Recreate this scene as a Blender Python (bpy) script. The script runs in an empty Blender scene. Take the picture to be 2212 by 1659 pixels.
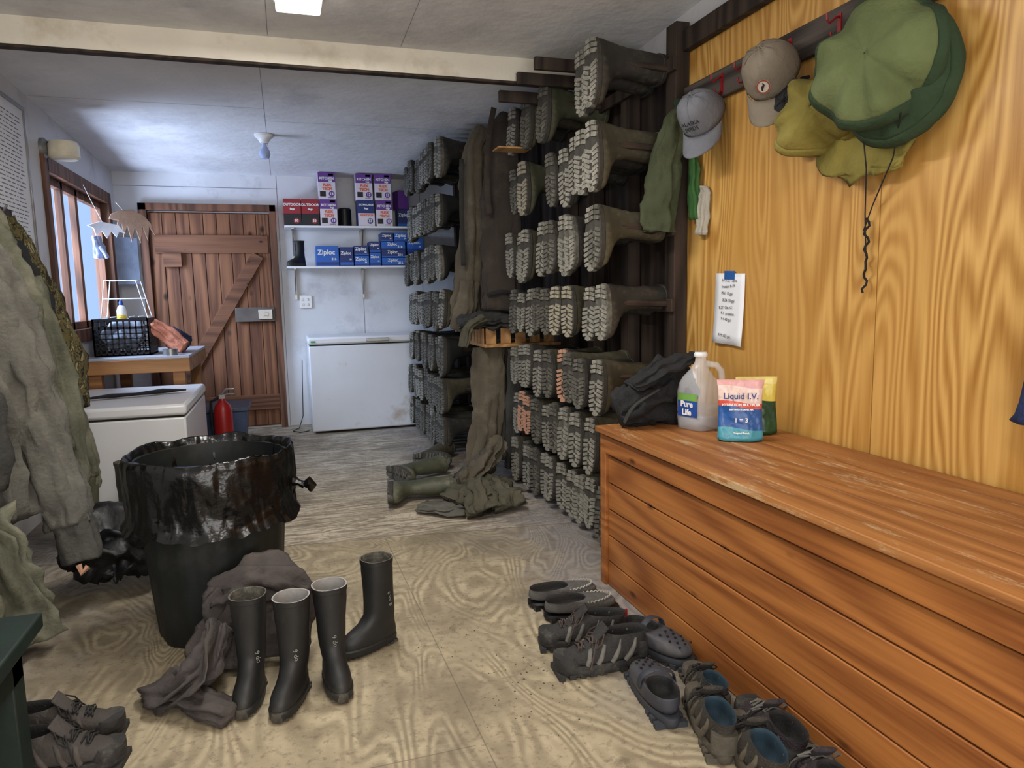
import bpy, math, random
from mathutils import Matrix, Vector, noise
random.seed(7)
SC=bpy.context.scene; COL=SC.collection
rad=math.radians; pi=math.pi
def c(r,g,b):
    f=lambda v:((v/255)/12.92 if v/255<=.04045 else (((v/255)+.055)/1.055)**2.4)
    return (f(r),f(g),f(b),1)
# ---------------- materials
def newmat(name):
    m=bpy.data.materials.new(name);m.use_nodes=True;nt=m.node_tree
    b=nt.nodes["Principled BSDF"];return m,nt,b
def nd(nt,t,ins={},**at):
    n=nt.nodes.new(t)
    for k,v in at.items(): setattr(n,k,v)
    for k,v in ins.items():
        if isinstance(v,bpy.types.NodeSocket): nt.links.new(v,n.inputs[k])
        else: n.inputs[k].default_value=v
    return n
def coord(nt,scale=(1,1,1),loc=(0,0,0),kind="Object"):
    t=nd(nt,"ShaderNodeTexCoord");m=nd(nt,"ShaderNodeMapping",{"Vector":t.outputs[kind],"Scale":scale,"Location":loc});return m.outputs[0]
def ramp(nt,fac,stops,interp="LINEAR"):
    r=nd(nt,"ShaderNodeValToRGB",{"Fac":fac});cr=r.color_ramp;cr.interpolation=interp
    while len(cr.elements)<len(stops): cr.elements.new(.5)
    for e,(p,col) in zip(cr.elements,stops): e.position=p;e.color=col
    return r.outputs[0]
def mixc(nt,fac,a,b,mode="MIX"):
    n=nd(nt,"ShaderNodeMix",data_type="RGBA",blend_type=mode)
    for i,v in ((0,fac),(6,a),(7,b)):
        if isinstance(v,bpy.types.NodeSocket): nt.links.new(v,n.inputs[i])
        else: n.inputs[i].default_value=v
    return n.outputs[2]
def mth(nt,op,a,b=0,cl=False):
    n=nd(nt,"ShaderNodeMath",operation=op,use_clamp=cl)
    for i,v in ((0,a),(1,b)):
        if isinstance(v,bpy.types.NodeSocket): nt.links.new(v,n.inputs[i])
        else: n.inputs[i].default_value=v
    return n.outputs[0]
def bump(nt,b,h,st,dist=.01):
    n=nd(nt,"ShaderNodeBump",{"Height":h,"Strength":st,"Distance":dist});nt.links.new(n.outputs[0],b.inputs["Normal"])
def mul(col,k): return (col[0]*k,col[1]*k,col[2]*k,1)
def mat(name,col,rough=.6,var=.2,scale=9,bs=.15,bscale=80,metal=0,dirt=None,dt=.55,spec=.4,coat=0):
    m,nt,b=newmat(name);v=coord(nt)
    n=nd(nt,"ShaderNodeTexNoise",{"Vector":v,"Scale":scale,"Detail":4.0})
    colr=ramp(nt,n.outputs[0],[(.3,mul(col,1-var)),(.7,mul(col,1+var))])
    if dirt:
        n3=nd(nt,"ShaderNodeTexNoise",{"Vector":v,"Scale":scale*.7,"Detail":6.0,"Roughness":.7})
        colr=mixc(nt,ramp(nt,n3.outputs[0],[(dt-.08,(0,0,0,1)),(dt+.12,(1,1,1,1))]),colr,dirt)
    nt.links.new(colr,b.inputs["Base Color"])
    b.inputs["Roughness"].default_value=rough;b.inputs["Metallic"].default_value=metal
    b.inputs["Specular IOR Level"].default_value=spec;b.inputs["Coat Weight"].default_value=coat
    if bs:
        n2=nd(nt,"ShaderNodeTexNoise",{"Vector":v,"Scale":bscale,"Detail":3.0});bump(nt,b,n2.outputs[0],bs)
    return m
def wood(name,c1,c2,axis=1,stretch=.12,scale=2.2,freq=26,rough=.45,knots=False,wear=None,wt=.6,fine=.5,bs=.15,loc=(0,0,0),patch=None,det=1.5,spec=.3):
    m,nt,b=newmat(name);s=[scale]*3;s[axis]=scale*stretch
    v=coord(nt,tuple(s),loc)
    n=nd(nt,"ShaderNodeTexNoise",{"Vector":v,"Scale":1.0,"Detail":det,"Roughness":.4,"Distortion":.3})
    w=mth(nt,"SINE",mth(nt,"MULTIPLY",n.outputs[0],freq*2*pi/2))
    w=mth(nt,"MULTIPLY_ADD",w,.5);w.node.inputs[2].default_value=.5
    s2=[scale*26]*3;s2[axis]=scale*.9
    f=nd(nt,"ShaderNodeTexNoise",{"Vector":coord(nt,tuple(s2)),"Scale":1.0,"Detail":3.0})
    t=mth(nt,"ADD",mth(nt,"MULTIPLY",w,1-fine),mth(nt,"MULTIPLY",f.outputs[0],fine))
    colr=ramp(nt,t,[(.2,c1),(.75,c2)])
    if patch:
        p=nd(nt,"ShaderNodeTexNoise",{"Vector":coord(nt,tuple(x*.6 for x in s)),"Scale":1.0,"Detail":2.0})
        colr=mixc(nt,ramp(nt,p.outputs[0],[(.42,(0,0,0,1)),(.62,(.75,.75,.75,1))]),colr,patch)
    if knots:
        k=nd(nt,"ShaderNodeTexVoronoi",{"Vector":coord(nt,(3.3,2.4 if axis==1 else 3.3,6 if axis!=2 else 2.0)),"Scale":1.6})
        colr=mixc(nt,ramp(nt,k.outputs["Distance"],[(.04,(1,1,1,1)),(.14,(0,0,0,1))]),colr,mul(c1,.3))
    if wear:
        s3=[13]*3;s3[axis]=2.6
        k=nd(nt,"ShaderNodeTexNoise",{"Vector":coord(nt,tuple(s3)),"Scale":1.0,"Detail":12.0,"Roughness":.82}).outputs[0]
        colr=mixc(nt,ramp(nt,k,[(wt-.01,(0,0,0,1)),(wt+.06,(.65,.65,.65,1))]),colr,wear)
    nt.links.new(colr,b.inputs["Base Color"]);b.inputs["Roughness"].default_value=rough
    b.inputs["Specular IOR Level"].default_value=spec
    bump(nt,b,t,bs,.003);return m
def emis(name,col,st):
    m,nt,b=newmat(name);b.inputs["Base Color"].default_value=col;b.inputs["Emission Color"].default_value=col;b.inputs["Emission Strength"].default_value=st;return m
# ---------------- mesh builder
class B:
    def __init__(s): s.v=[];s.f=[];s.m=[]
    def add(s,vs,fs,mi=0,mx=None):
        o=len(s.v)
        for p in vs:
            p=Vector(p);s.v.append(mx@p if mx else p)
        for f in fs: s.f.append([i+o for i in f]);s.m.append(mi)
        return s
    def box(s,x0,x1,y0,y1,z0,z1,mi=0,mx=None):
        vs=[(x,y,z) for z in (z0,z1) for y in (y0,y1) for x in (x0,x1)]
        return s.add(vs,[(0,2,3,1),(4,5,7,6),(0,1,5,4),(2,6,7,3),(0,4,6,2),(1,3,7,5)],mi,mx)
    def loft(s,rings,mi=0,c0=True,c1=True,mx=None,closed=True):
        n=len(rings[0]);vs=[p for r in rings for p in r];fs=[]
        for i in range(len(rings)-1):
            for j in range(n if closed else n-1):
                k=(j+1)%n;fs.append((i*n+j,i*n+k,(i+1)*n+k,(i+1)*n+j))
        if c0: fs.append(tuple(range(n-1,-1,-1)))
        if c1: fs.append(tuple(range((len(rings)-1)*n,len(rings)*n)))
        return s.add(vs,fs,mi,mx)
    def lathe(s,prof,n=24,mi=0,c0=False,c1=False,mx=None,fn=None):
        R=[]
        for i,(r,z) in enumerate(prof):
            ring=[]
            for j in range(n):
                a=2*pi*j/n;rr,zz=(r,z) if not fn else fn(a,r,z,i)
                ring.append((rr*math.cos(a),rr*math.sin(a),zz))
            R.append(ring)
        return s.loft(R,mi,c0,c1,mx)
    def prism(s,pts,y0,y1,mi=0,mx=None):
        n=len(pts);vs=[(x,y0,z) for x,z in pts]+[(x,y1,z) for x,z in pts]
        fs=[tuple(range(n)),tuple(range(2*n-1,n-1,-1))]+[(i,i+n,(i+1)%n+n,(i+1)%n) for i in range(n)]
        return s.add(vs,fs,mi,mx)
    def tube(s,pts,r,n=6,mi=0,cap=True,mx=None):
        pts=[Vector(p) for p in pts];R=[];up=None
        for i,p in enumerate(pts):
            t=(pts[min(i+1,len(pts)-1)]-pts[max(i-1,0)])
            if t.length<1e-9: t=Vector((0,0,1))
            t.normalize()
            if up is None: up=t.orthogonal().normalized()
            up=(up-t*up.dot(t)).normalized();sd=t.cross(up)
            rr=r[i] if isinstance(r,(list,tuple)) else r
            R.append([p+(up*math.cos(2*pi*j/n)+sd*math.sin(2*pi*j/n))*rr for j in range(n)])
        return s.loft(R,mi,cap,cap,mx)
    def cloth(s,path,side=(0,1,0),seg=8,n=56,folds=7,amp=.14,mi=0,caps=(True,True),seed=0,rough=.03,ridge=1.0):
        P=[Vector(p[:3]) for p in path];Wd=[(p[3],p[4]) for p in path];R=[];L=len(P)
        def cr(a,b,cc,d,t): return .5*((2*b)+(cc-a)*t+(2*a-5*b+4*cc-d)*t*t+(3*b-a-3*cc+d)*t**3)
        out=[]
        for i in range(L-1):
            for k in range(seg+(1 if i==L-2 else 0)):
                t=k/seg;i0,i3=max(i-1,0),min(i+2,L-1)
                out.append((cr(P[i0],P[i],P[i+1],P[i3],t),Wd[i][0]*(1-t)+Wd[i+1][0]*t,Wd[i][1]*(1-t)+Wd[i+1][1]*t))
        S0=Vector(side);ln=0
        for i,(p,w,d) in enumerate(out):
            if i: ln+=(p-out[i-1][0]).length
            t=(out[min(i+1,len(out)-1)][0]-out[max(i-1,0)][0]).normalized()
            S=(S0-t*S0.dot(t)).normalized();N=t.cross(S);ring=[]
            for j in range(n):
                a=2*pi*j/n
                k=1+amp*.6*math.sin(folds*a+seed+1.6*math.sin(i*.22+seed))+amp*.4*math.sin((folds*2-1)*a+seed*2+i*.15)
                rd=1-2.2*abs(noise.noise(Vector((math.cos(a)*1.7+seed,math.sin(a)*1.7,ln*3.2))))
                rd2=1-2.6*abs(noise.noise(Vector((math.cos(a)*3.6+seed*3,math.sin(a)*3.6,ln*11))))
                k+=amp*ridge*(.8*(rd-.5)+.45*(rd2-.5))
                q=p+S*(w*math.cos(a)*k)+N*(d*math.sin(a)*(k+amp*.8*math.sin(folds*a*.5+seed)))
                nz=noise.noise_vector(q*14+Vector((seed,0,0)))*rough*.5
                r2=1-abs(noise.noise(q*26))*3
                ring.append(q+nz+(S*math.cos(a)+N*math.sin(a))*r2*rough*.24)
            R.append(ring)
        return s.loft(R,mi,*caps)
    def mesh(s,name,mats,ang=40):
        me=bpy.data.meshes.new(name);me.from_pydata([tuple(v) for v in s.v],[],s.f);me.update()
        for m in (mats if isinstance(mats,(list,tuple)) else [mats]): me.materials.append(m)
        me.polygons.foreach_set("material_index",s.m);me.polygons.foreach_set("use_smooth",[True]*len(s.f))
        me.set_sharp_from_angle(angle=rad(ang));return me
def tag(o,label,cat,group=None):
    o["label"]=label;o["category"]=cat
    if group:o["group"]=group
def put(o,loc,rot,mx):
    if mx is not None: o.matrix_world=Matrix.Translation(loc)@mx.to_4x4()
    else: o.location=loc;o.rotation_euler=rot
def top(name,label,cat,loc=(0,0,0),rot=(0,0,0),group=None,mx=None):
    o=bpy.data.objects.new(name,None);o.empty_display_size=.05;COL.objects.link(o);put(o,loc,rot,mx);tag(o,label,cat,group);return o
def part(par,name,me,loc=(0,0,0),rot=(0,0,0),bev=0,label=None,sub=0,sol=0):
    o=bpy.data.objects.new(name,me);COL.objects.link(o);o.location=loc;o.rotation_euler=rot;o.parent=par
    if sol: k=o.modifiers.new("s","SOLIDIFY");k.thickness=sol
    if bev: k=o.modifiers.new("b","BEVEL");k.width=bev;k.segments=2;k.limit_method='ANGLE'
    if sub: k=o.modifiers.new("u","SUBSURF");k.levels=sub;k.render_levels=sub
    if label:o["label"]=label
    return o
def solo(name,me,label,cat,loc=(0,0,0),rot=(0,0,0),bev=0,group=None,mx=None,sub=0,sol=0):
    o=part(None,name,me,bev=bev,sub=sub,sol=sol);put(o,loc,rot,mx);tag(o,label,cat,group);return o
def struct(name,me,loc=(0,0,0),bev=0,par=None):
    o=part(par,name,me,loc,bev=bev)
    if not par:o["kind"]="structure"
    return o
def recol(o,slot,m):
    o.material_slots[slot].link='OBJECT';o.material_slots[slot].material=m
_t={}
def txt(par,s,size,loc,rot,m,name="lettering",ext=.0006,align='CENTER',bold=0):
    key=(s,size,m.name,align,bold)
    if key not in _t:
        cu=bpy.data.curves.new("t","FONT");cu.body=s;cu.size=size;cu.extrude=ext;cu.align_x=align;cu.align_y='CENTER';cu.offset=bold;cu.resolution_u=3
        o=bpy.data.objects.new("t",cu);COL.objects.link(o);bpy.context.view_layer.update()
        me=bpy.data.meshes.new_from_object(o.evaluated_get(bpy.context.evaluated_depsgraph_get()));bpy.data.objects.remove(o)
        me.materials.clear();me.materials.append(m);_t[key]=me
    return part(par,name,_t[key],loc,rot)
FY=(rad(90),0,0)
FX=(rad(90),0,rad(-90))
def axes(X,Z):
    X=Vector(X).normalized();Z=Vector(Z);Z=(Z-X*Z.dot(X)).normalized();Y=Z.cross(X);return Matrix((X,Y,Z)).transposed()
# ---------------- material set
M={}
M['white']=mat("white_paint",c(208,209,212),.65,.06,3,.1,30,dirt=c(176,176,182),dt=.6)
M['ceil']=mat("ceiling_paint",c(216,216,217),.75,.08,2,.6,14,dirt=c(190,190,194),dt=.58)
M['rubblk']=mat("black_rubber",c(30,30,30),.52,.2,12,.05,dirt=c(56,53,47),dt=.66)
M['rubblk2']=mat("dusty_black_rubber",c(44,42,39),.58,.3,12,.08,dirt=c(88,82,72),dt=.6)
M['rubolv']=mat("dusty_olive_rubber",c(64,60,47),.6,.3,12,.1,dirt=c(102,96,78),dt=.59)
M['rubgrn']=mat("green_rubber",c(70,72,56),.55,.2,10,.1,dirt=c(110,106,88),dt=.58)
M['sole']=mat("dusty_grey_tread",c(118,116,107),.85,.35,30,.5,90,dirt=c(156,151,140),dt=.57)
M['sole2']=mat("dark_grey_tread",c(80,78,71),.85,.35,30,.5,90,dirt=c(118,114,103),dt=.57)
M['sole3']=mat("tan_tread",c(144,137,120),.85,.3,30,.5,90)
M['soleo']=mat("salmon_tread",c(178,134,110),.7,.15,30,.3,90)
M['groove']=mat("dark_tread_groove",c(58,55,50),.9,.3,30,.2,90)
M['darkwood']=wood("dark_stained_wood",c(34,27,24),c(64,52,44),2,.1,3,20,.7)
M['pine']=wood("pine",c(140,100,60),c(178,136,88),1,.1,4,16,.6)
M['metal']=mat("grey_metal",c(150,150,150),.35,.1,20,.05,metal=.8)
M['blkpl']=mat("black_plastic",c(20,20,22),.4,.2,9,.03)
M['black']=mat("black_cloth",c(26,26,28),.85,.2,30,.4,150)
M['whtpl']=mat("white_plastic",c(226,226,226),.35,.03,5,.02)
M['ink']=mat("ink",c(20,20,24),.8,0,5,0)
M['wink']=mat("faded_white_marker",c(130,130,124),.8,.1,60,0)
M['paper']=mat("paper",c(226,228,234),.8,.03,8,.1,30)
M['navy']=mat("navy",c(34,58,124),.5,.05,5,0)
# ---------------- camera
a=rad(17.5);p=rad(7.2);r_=rad(1.15);F=1530
cam=bpy.data.cameras.new("camera");co=bpy.data.objects.new("camera",cam);COL.objects.link(co)
cam.sensor_width=36;cam.lens=36*F/2212;cam.clip_start=.05
R=Matrix.Rotation(-a,3,'Z')@Matrix.Rotation(pi/2-p,3,'X')@Matrix.Rotation(-r_,3,'Z')
co.matrix_world=Matrix.Translation((0,0,1.2))@R.to_4x4();SC.camera=co
SC.view_settings.view_transform='Standard'
XL,XR,YB,YF=-1.36,1.82,7.0,-1.6
cz=lambda y:2.32+.036*(7-y)
# ---------------- room shell
m,nt,b=newmat("worn_plywood_floor")
co_=nd(nt,"ShaderNodeTexCoord").outputs["Object"];sx=nd(nt,"ShaderNodeSeparateXYZ",{0:co_})
X,Y=sx.outputs[0],sx.outputs[1]
def grain(scale,fr,det=1.5):
    n=nd(nt,"ShaderNodeTexNoise",{"Vector":coord(nt,scale),"Scale":1.0,"Detail":det,"Roughness":.5,"Distortion":.7})
    s=mth(nt,"SINE",mth(nt,"MULTIPLY",n.outputs[0],fr));return mth(nt,"MULTIPLY_ADD",s,.5).node
def tn(sc,det,ro): return nd(nt,"ShaderNodeTexNoise",{"Vector":co_,"Scale":sc,"Detail":det,"Roughness":ro}).outputs[0]
g1=grain((2.0,.8,1),230,2.2);g1.inputs[2].default_value=.5
g2=grain((.8,9.0,1),70,3);g2.inputs[2].default_value=.5
far=mth(nt,"GREATER_THAN",mth(nt,"ADD",Y,mth(nt,"MULTIPLY",X,.12)),3.52)
fine=tn(38.0,5.0,.7);big=tn(1.3,4.0,.6);med=tn(3.2,7.0,.7);spk=tn(90.0,3.0,.6)
near_c=ramp(nt,g1.outputs[0],[(.1,c(126,113,90)),(.45,c(150,137,111)),(.9,c(174,161,133))])
near_c=mixc(nt,ramp(nt,med,[(.40,(.95,.95,.95,1)),(.60,(.15,.15,.15,1))]),near_c,mixc(nt,big,c(128,115,93),c(170,157,129)))
far_c=ramp(nt,g2.outputs[0],[(.1,c(136,123,106)),(.5,c(170,158,138)),(.9,c(194,183,163))])
base=mixc(nt,far,near_c,far_c)
edge=mth(nt,"ABSOLUTE",mth(nt,"SUBTRACT",X,.1))
pm=mth(nt,"ADD",mth(nt,"MULTIPLY",edge,.6),mth(nt,"MULTIPLY",Y,.05))
pm=mth(nt,"ADD",pm,mth(nt,"MULTIPLY",big,1.3))
pm=ramp(nt,mth(nt,"MULTIPLY",pm,.5),[(.61,(0,0,0,1)),(.77,(.8,.8,.8,1))])
base=mixc(nt,pm,base,mixc(nt,g1.outputs[0],c(112,108,111),c(132,128,130)))
base=mixc(nt,ramp(nt,fine,[(.34,(.6,.6,.6,1)),(.48,(0,0,0,1))]),base,c(92,80,62))
base=mixc(nt,ramp(nt,tn(1.9,6.0,.65),[(.38,(.6,.6,.6,1)),(.52,(0,0,0,1))]),base,c(100,89,71))
base=mixc(nt,ramp(nt,tn(5.5,7.0,.75),[(.33,(.6,.6,.6,1)),(.42,(0,0,0,1))]),base,c(84,73,57))
base=mixc(nt,ramp(nt,spk,[(.70,(0,0,0,1)),(.76,(.5,.5,.5,1))]),base,c(74,66,54))
base=mixc(nt,ramp(nt,med,[(.58,(0,0,0,1)),(.74,(.5,.5,.5,1))]),base,c(192,180,152))
def line(v,w=.004): return mth(nt,"LESS_THAN",mth(nt,"ABSOLUTE",v),w)
seam=line(mth(nt,"SUBTRACT",mth(nt,"ADD",Y,mth(nt,"MULTIPLY",X,.12)),3.52),.005)
seam=mth(nt,"MAXIMUM",seam,mth(nt,"MULTIPLY",line(mth(nt,"SUBTRACT",mth(nt,"ADD",X,mth(nt,"MULTIPLY",Y,.02)),.48),.0018),mth(nt,"LESS_THAN",Y,3.5)))
seam=mth(nt,"MAXIMUM",seam,mth(nt,"MULTIPLY",line(mth(nt,"SUBTRACT",Y,1.72),.002),mth(nt,"LESS_THAN",X,.42)))
base=mixc(nt,mth(nt,"MULTIPLY",seam,.55),base,c(80,71,58))
nt.links.new(base,b.inputs["Base Color"]);b.inputs["Roughness"].default_value=.7
bump(nt,b,mth(nt,"ADD",g1.outputs[0],fine),.15,.003);M['floor']=m
struct("floor",B().box(XL-.1,XR+.1,YF-.1,YB+.1,-.1,0).mesh("floor",M['floor']))
bb=B();bb.add([(XL-.1,YF,cz(YF)),(XR+.1,YF,cz(YF)),(XR+.1,YB+.1,cz(YB+.1)),(XL-.1,YB+.1,cz(YB+.1)),(XL-.1,YF,cz(YF)+.1),(XR+.1,YF,cz(YF)+.1),(XR+.1,YB+.1,cz(YB)+.1),(XL-.1,YB+.1,cz(YB)+.1)],[(0,3,2,1),(4,5,6,7),(0,1,5,4),(2,3,7,6),(1,2,6,5),(3,0,4,7)])
struct("ceiling",bb.mesh("ceiling",M['ceil']))
bb=B()
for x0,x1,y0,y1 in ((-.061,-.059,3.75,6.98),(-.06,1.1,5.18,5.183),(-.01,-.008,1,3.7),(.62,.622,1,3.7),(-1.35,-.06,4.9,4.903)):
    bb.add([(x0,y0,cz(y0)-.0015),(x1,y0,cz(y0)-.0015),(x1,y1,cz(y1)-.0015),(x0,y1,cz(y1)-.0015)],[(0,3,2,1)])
struct("trim_1",bb.mesh("trim",mat("panel_joint_grey",c(116,116,122),.9,.1)))  # thin grey strips along the panel joints
struct("wall_back",B().box(XL-.1,XR+.1,YB,YB+.1,0,2.5).mesh("w",M['white']))
bb=B()
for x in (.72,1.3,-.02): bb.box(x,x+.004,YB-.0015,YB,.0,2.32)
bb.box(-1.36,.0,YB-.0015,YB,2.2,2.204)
struct("trim_2",bb.mesh("w",bpy.data.materials["panel_joint_grey"]))
WY0,WY1,WZ0,WZ1=5.12,6.72,1.0,2.03
bb=B();bb.box(XL-.12,XL,YF-.1,WY0,0,2.7);bb.box(XL-.12,XL,WY1,YB,0,2.5);bb.box(XL-.12,XL,WY0,WY1,0,WZ0);bb.box(XL-.12,XL,WY0,WY1,WZ1,2.5)
struct("wall_left",bb.mesh("w",M['white']))
M['ply']=wood("golden_plywood",c(162,112,46),c(210,166,94),2,.14,3.0,54,.42,fine=.56,bs=.04,patch=c(186,138,68),det=2.2,spec=.45)
struct("wall_right",B().box(XR,XR+.1,YF-.1,YB,0,2.8).mesh("w",M['white']))
bb=B()
for y0,y1 in ((1.83,3.05),(.6,1.826),(-.6,.597),(-1.59,-.603)): bb.box(XR-.012,XR,y0,y1,0,2.3)
struct("trim_3",bb.mesh("w",M['ply']))["label"]="golden plywood wall sheets"
struct("trim_7",B().box(XR-.008,XR,3.055,6.98,0,2.33).mesh("w",M['darkwood']))["label"]="dark sheet added as shade behind the racks"  # added dark sheet over the white wall, imitating shade in the rack gaps
struct("wall_front",B().box(XL-.1,XR+.1,YF-.1,YF,0,2.8).mesh("w",M['white']))
bb=B().box(XR-.05,XR-.013,-1.5,3.05,2.27,2.36);struct("trim_4",bb.mesh("w",M['darkwood']),bev=.003)
M['cream']=mat("cream_painted_board",c(220,214,200),.6,.06,4,.15,20,dirt=c(192,182,162),dt=.6)
M['redwood']=wood("reddish_wood",c(74,48,35),c(116,78,57),2,.08,3,22,.6,fine=.5)
bb=B();bb.box(XL,XR,3.72,3.757,2.318,2.445);bb.box(XL,XR,3.715,3.762,2.305,2.318,1)
struct("trim_5",bb.mesh("beam",[M['cream'],M['darkwood']]),bev=.002)
# ---------------- door
bb=B();n=9;w=(-.1+1.10)/n
for i in range(n): bb.box(-1.10+i*w,-1.10+(i+1)*w-.005,6.965,6.985,.03,1.97)
bb.box(-1.1,-.1,6.985,6.998,.02,1.98)
M['door']=wood("weathered_door_wood",c(80,49,34),c(128,86,59),2,.07,3.2,20,.7,knots=True,fine=.6)
M['doorh']=wood("brown_brace_wood",c(72,45,32),c(116,78,55),0,.07,3.2,20,.75,knots=True,fine=.6)
dr=part(None,"door_1",bb.mesh("door",M['door']),bev=.003);dr["kind"]="structure"
bb=B();bb.box(-1.06,-.12,6.94,6.965,1.62,1.78);bb.box(-1.06,-.1,6.94,6.965,.18,.32)
an=math.atan2(1.28,.78);mx=Matrix.Translation((-.6,6.952,.97))@Matrix.Rotation(-an,4,'Y')
L=1.48;bb.box(-L/2,L/2,-.012,.012,-.055,.055,mx=mx)
part(dr,"brace",bb.mesh("brace",M['doorh']),bev=.003)
part(dr,"latch_block",B().box(-.44,-.1,6.92,6.945,1.0,1.13).mesh("l",mat("grey_brown_block",c(92,84,78),.7,.2,10)),bev=.004)
bb=B().box(-.24,-.12,6.905,6.92,1.02,1.11);bb.box(-.19,-.15,6.89,6.905,1.05,1.08);part(dr,"latch",bb.mesh("l",M['metal']),bev=.002)
part(dr,"block",B().box(-1.0,-.85,6.92,6.945,1.5,1.62).mesh("l",M['doorh']),bev=.004)
bb=B();bb.box(-1.17,-1.105,6.93,7.0,0,2.05);bb.box(-.095,-.04,6.93,7.0,0,2.05);bb.box(-1.17,-.04,6.93,7.0,1.99,2.05)
struct("trim_6",bb.mesh("df",M['redwood']),bev=.003)
# ---------------- window
bb=B();fx0,fx1=XL-.12,XL+.02
for y0,y1,z0,z1 in ((WY0-.07,WY0+.02,WZ0-.07,WZ1+.07),(WY1-.02,WY1+.07,WZ0-.07,WZ1+.07),(WY0,WY1,WZ1-.02,WZ1+.07),(WY0,WY1,WZ0-.07,WZ0+.02)): bb.box(fx0,fx1,y0,y1,z0,z1)
wn=part(None,"window_1",bb.mesh("wf",M['redwood']),bev=.004);wn["kind"]="structure"
bb=B()
for y0,y1 in ((5.14,5.2),(5.56,5.61),(5.9,5.96),(6.64,6.70)): bb.box(XL-.08,XL-.035,y0,y1,1.02,2.01)
for z0,z1 in ((1.02,1.07),(1.96,2.01)): bb.box(XL-.08,XL-.035,5.2,6.64,z0,z1)
part(wn,"sash",bb.mesh("ws",M['redwood']),bev=.003)
m,nt,b=newmat("window_glass");tr=nd(nt,"ShaderNodeBsdfTransparent",{"Color":(.9,.95,1,1)});gl=nd(nt,"ShaderNodeBsdfGlossy",{"Roughness":.05})
mx_=nd(nt,"ShaderNodeMixShader",{0:.08,1:tr.outputs[0],2:gl.outputs[0]});nt.links.new(mx_.outputs[0],nt.nodes["Material Output"].inputs[0])
part(wn,"pane",B().box(XL-.06,XL-.056,5.2,6.64,1.06,1.97).mesh("wp",m))
# ---------------- bench chest
M['bench']=wood("brown_stained_boards",c(120,68,32),c(166,106,54),1,.08,3.8,24,.45,knots=True,fine=.62)
M['benchtop']=wood("worn_brown_lid",c(126,76,38),c(166,112,62),1,.07,3.8,18,.55,fine=.66,wear=c(192,168,130),wt=.565)
bn=top("bench_chest","long orange-brown plank storage bench with a worn lid","bench",(1.2,.2,0))
part(bn,"body",B().box(.024,.60,.0,2.36,0,.62).mesh("bb",M['darkwood']))
bb=B();zs=[.0,.105,.215,.325,.435,.55]
for i in range(5): bb.box(.008,.024,.0,2.36,zs[i]+.0025,zs[i+1]-.0025)
for i in range(5): bb.box(.03,.595,2.36,2.372,zs[i]+.003,zs[i+1]-.003)
part(bn,"front_panel",bb.mesh("bf",M['bench']),bev=.003)
part(bn,"corner_post",B().box(-.004,.06,2.362,2.41,0,.63).mesh("cp",M['bench']),bev=.003)
part(bn,"rail",B().box(-.006,.012,.0,2.36,.557,.63).mesh("rl",M['bench']),bev=.003)
bb=B()
for i in range(6): bb.box(-.022+i*(.615/6),-.022+(i+1)*(.615/6)-.003,-.01,2.42,.638,.662)
part(bn,"lid",bb.mesh("ld",M['benchtop']),bev=.003)
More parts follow.
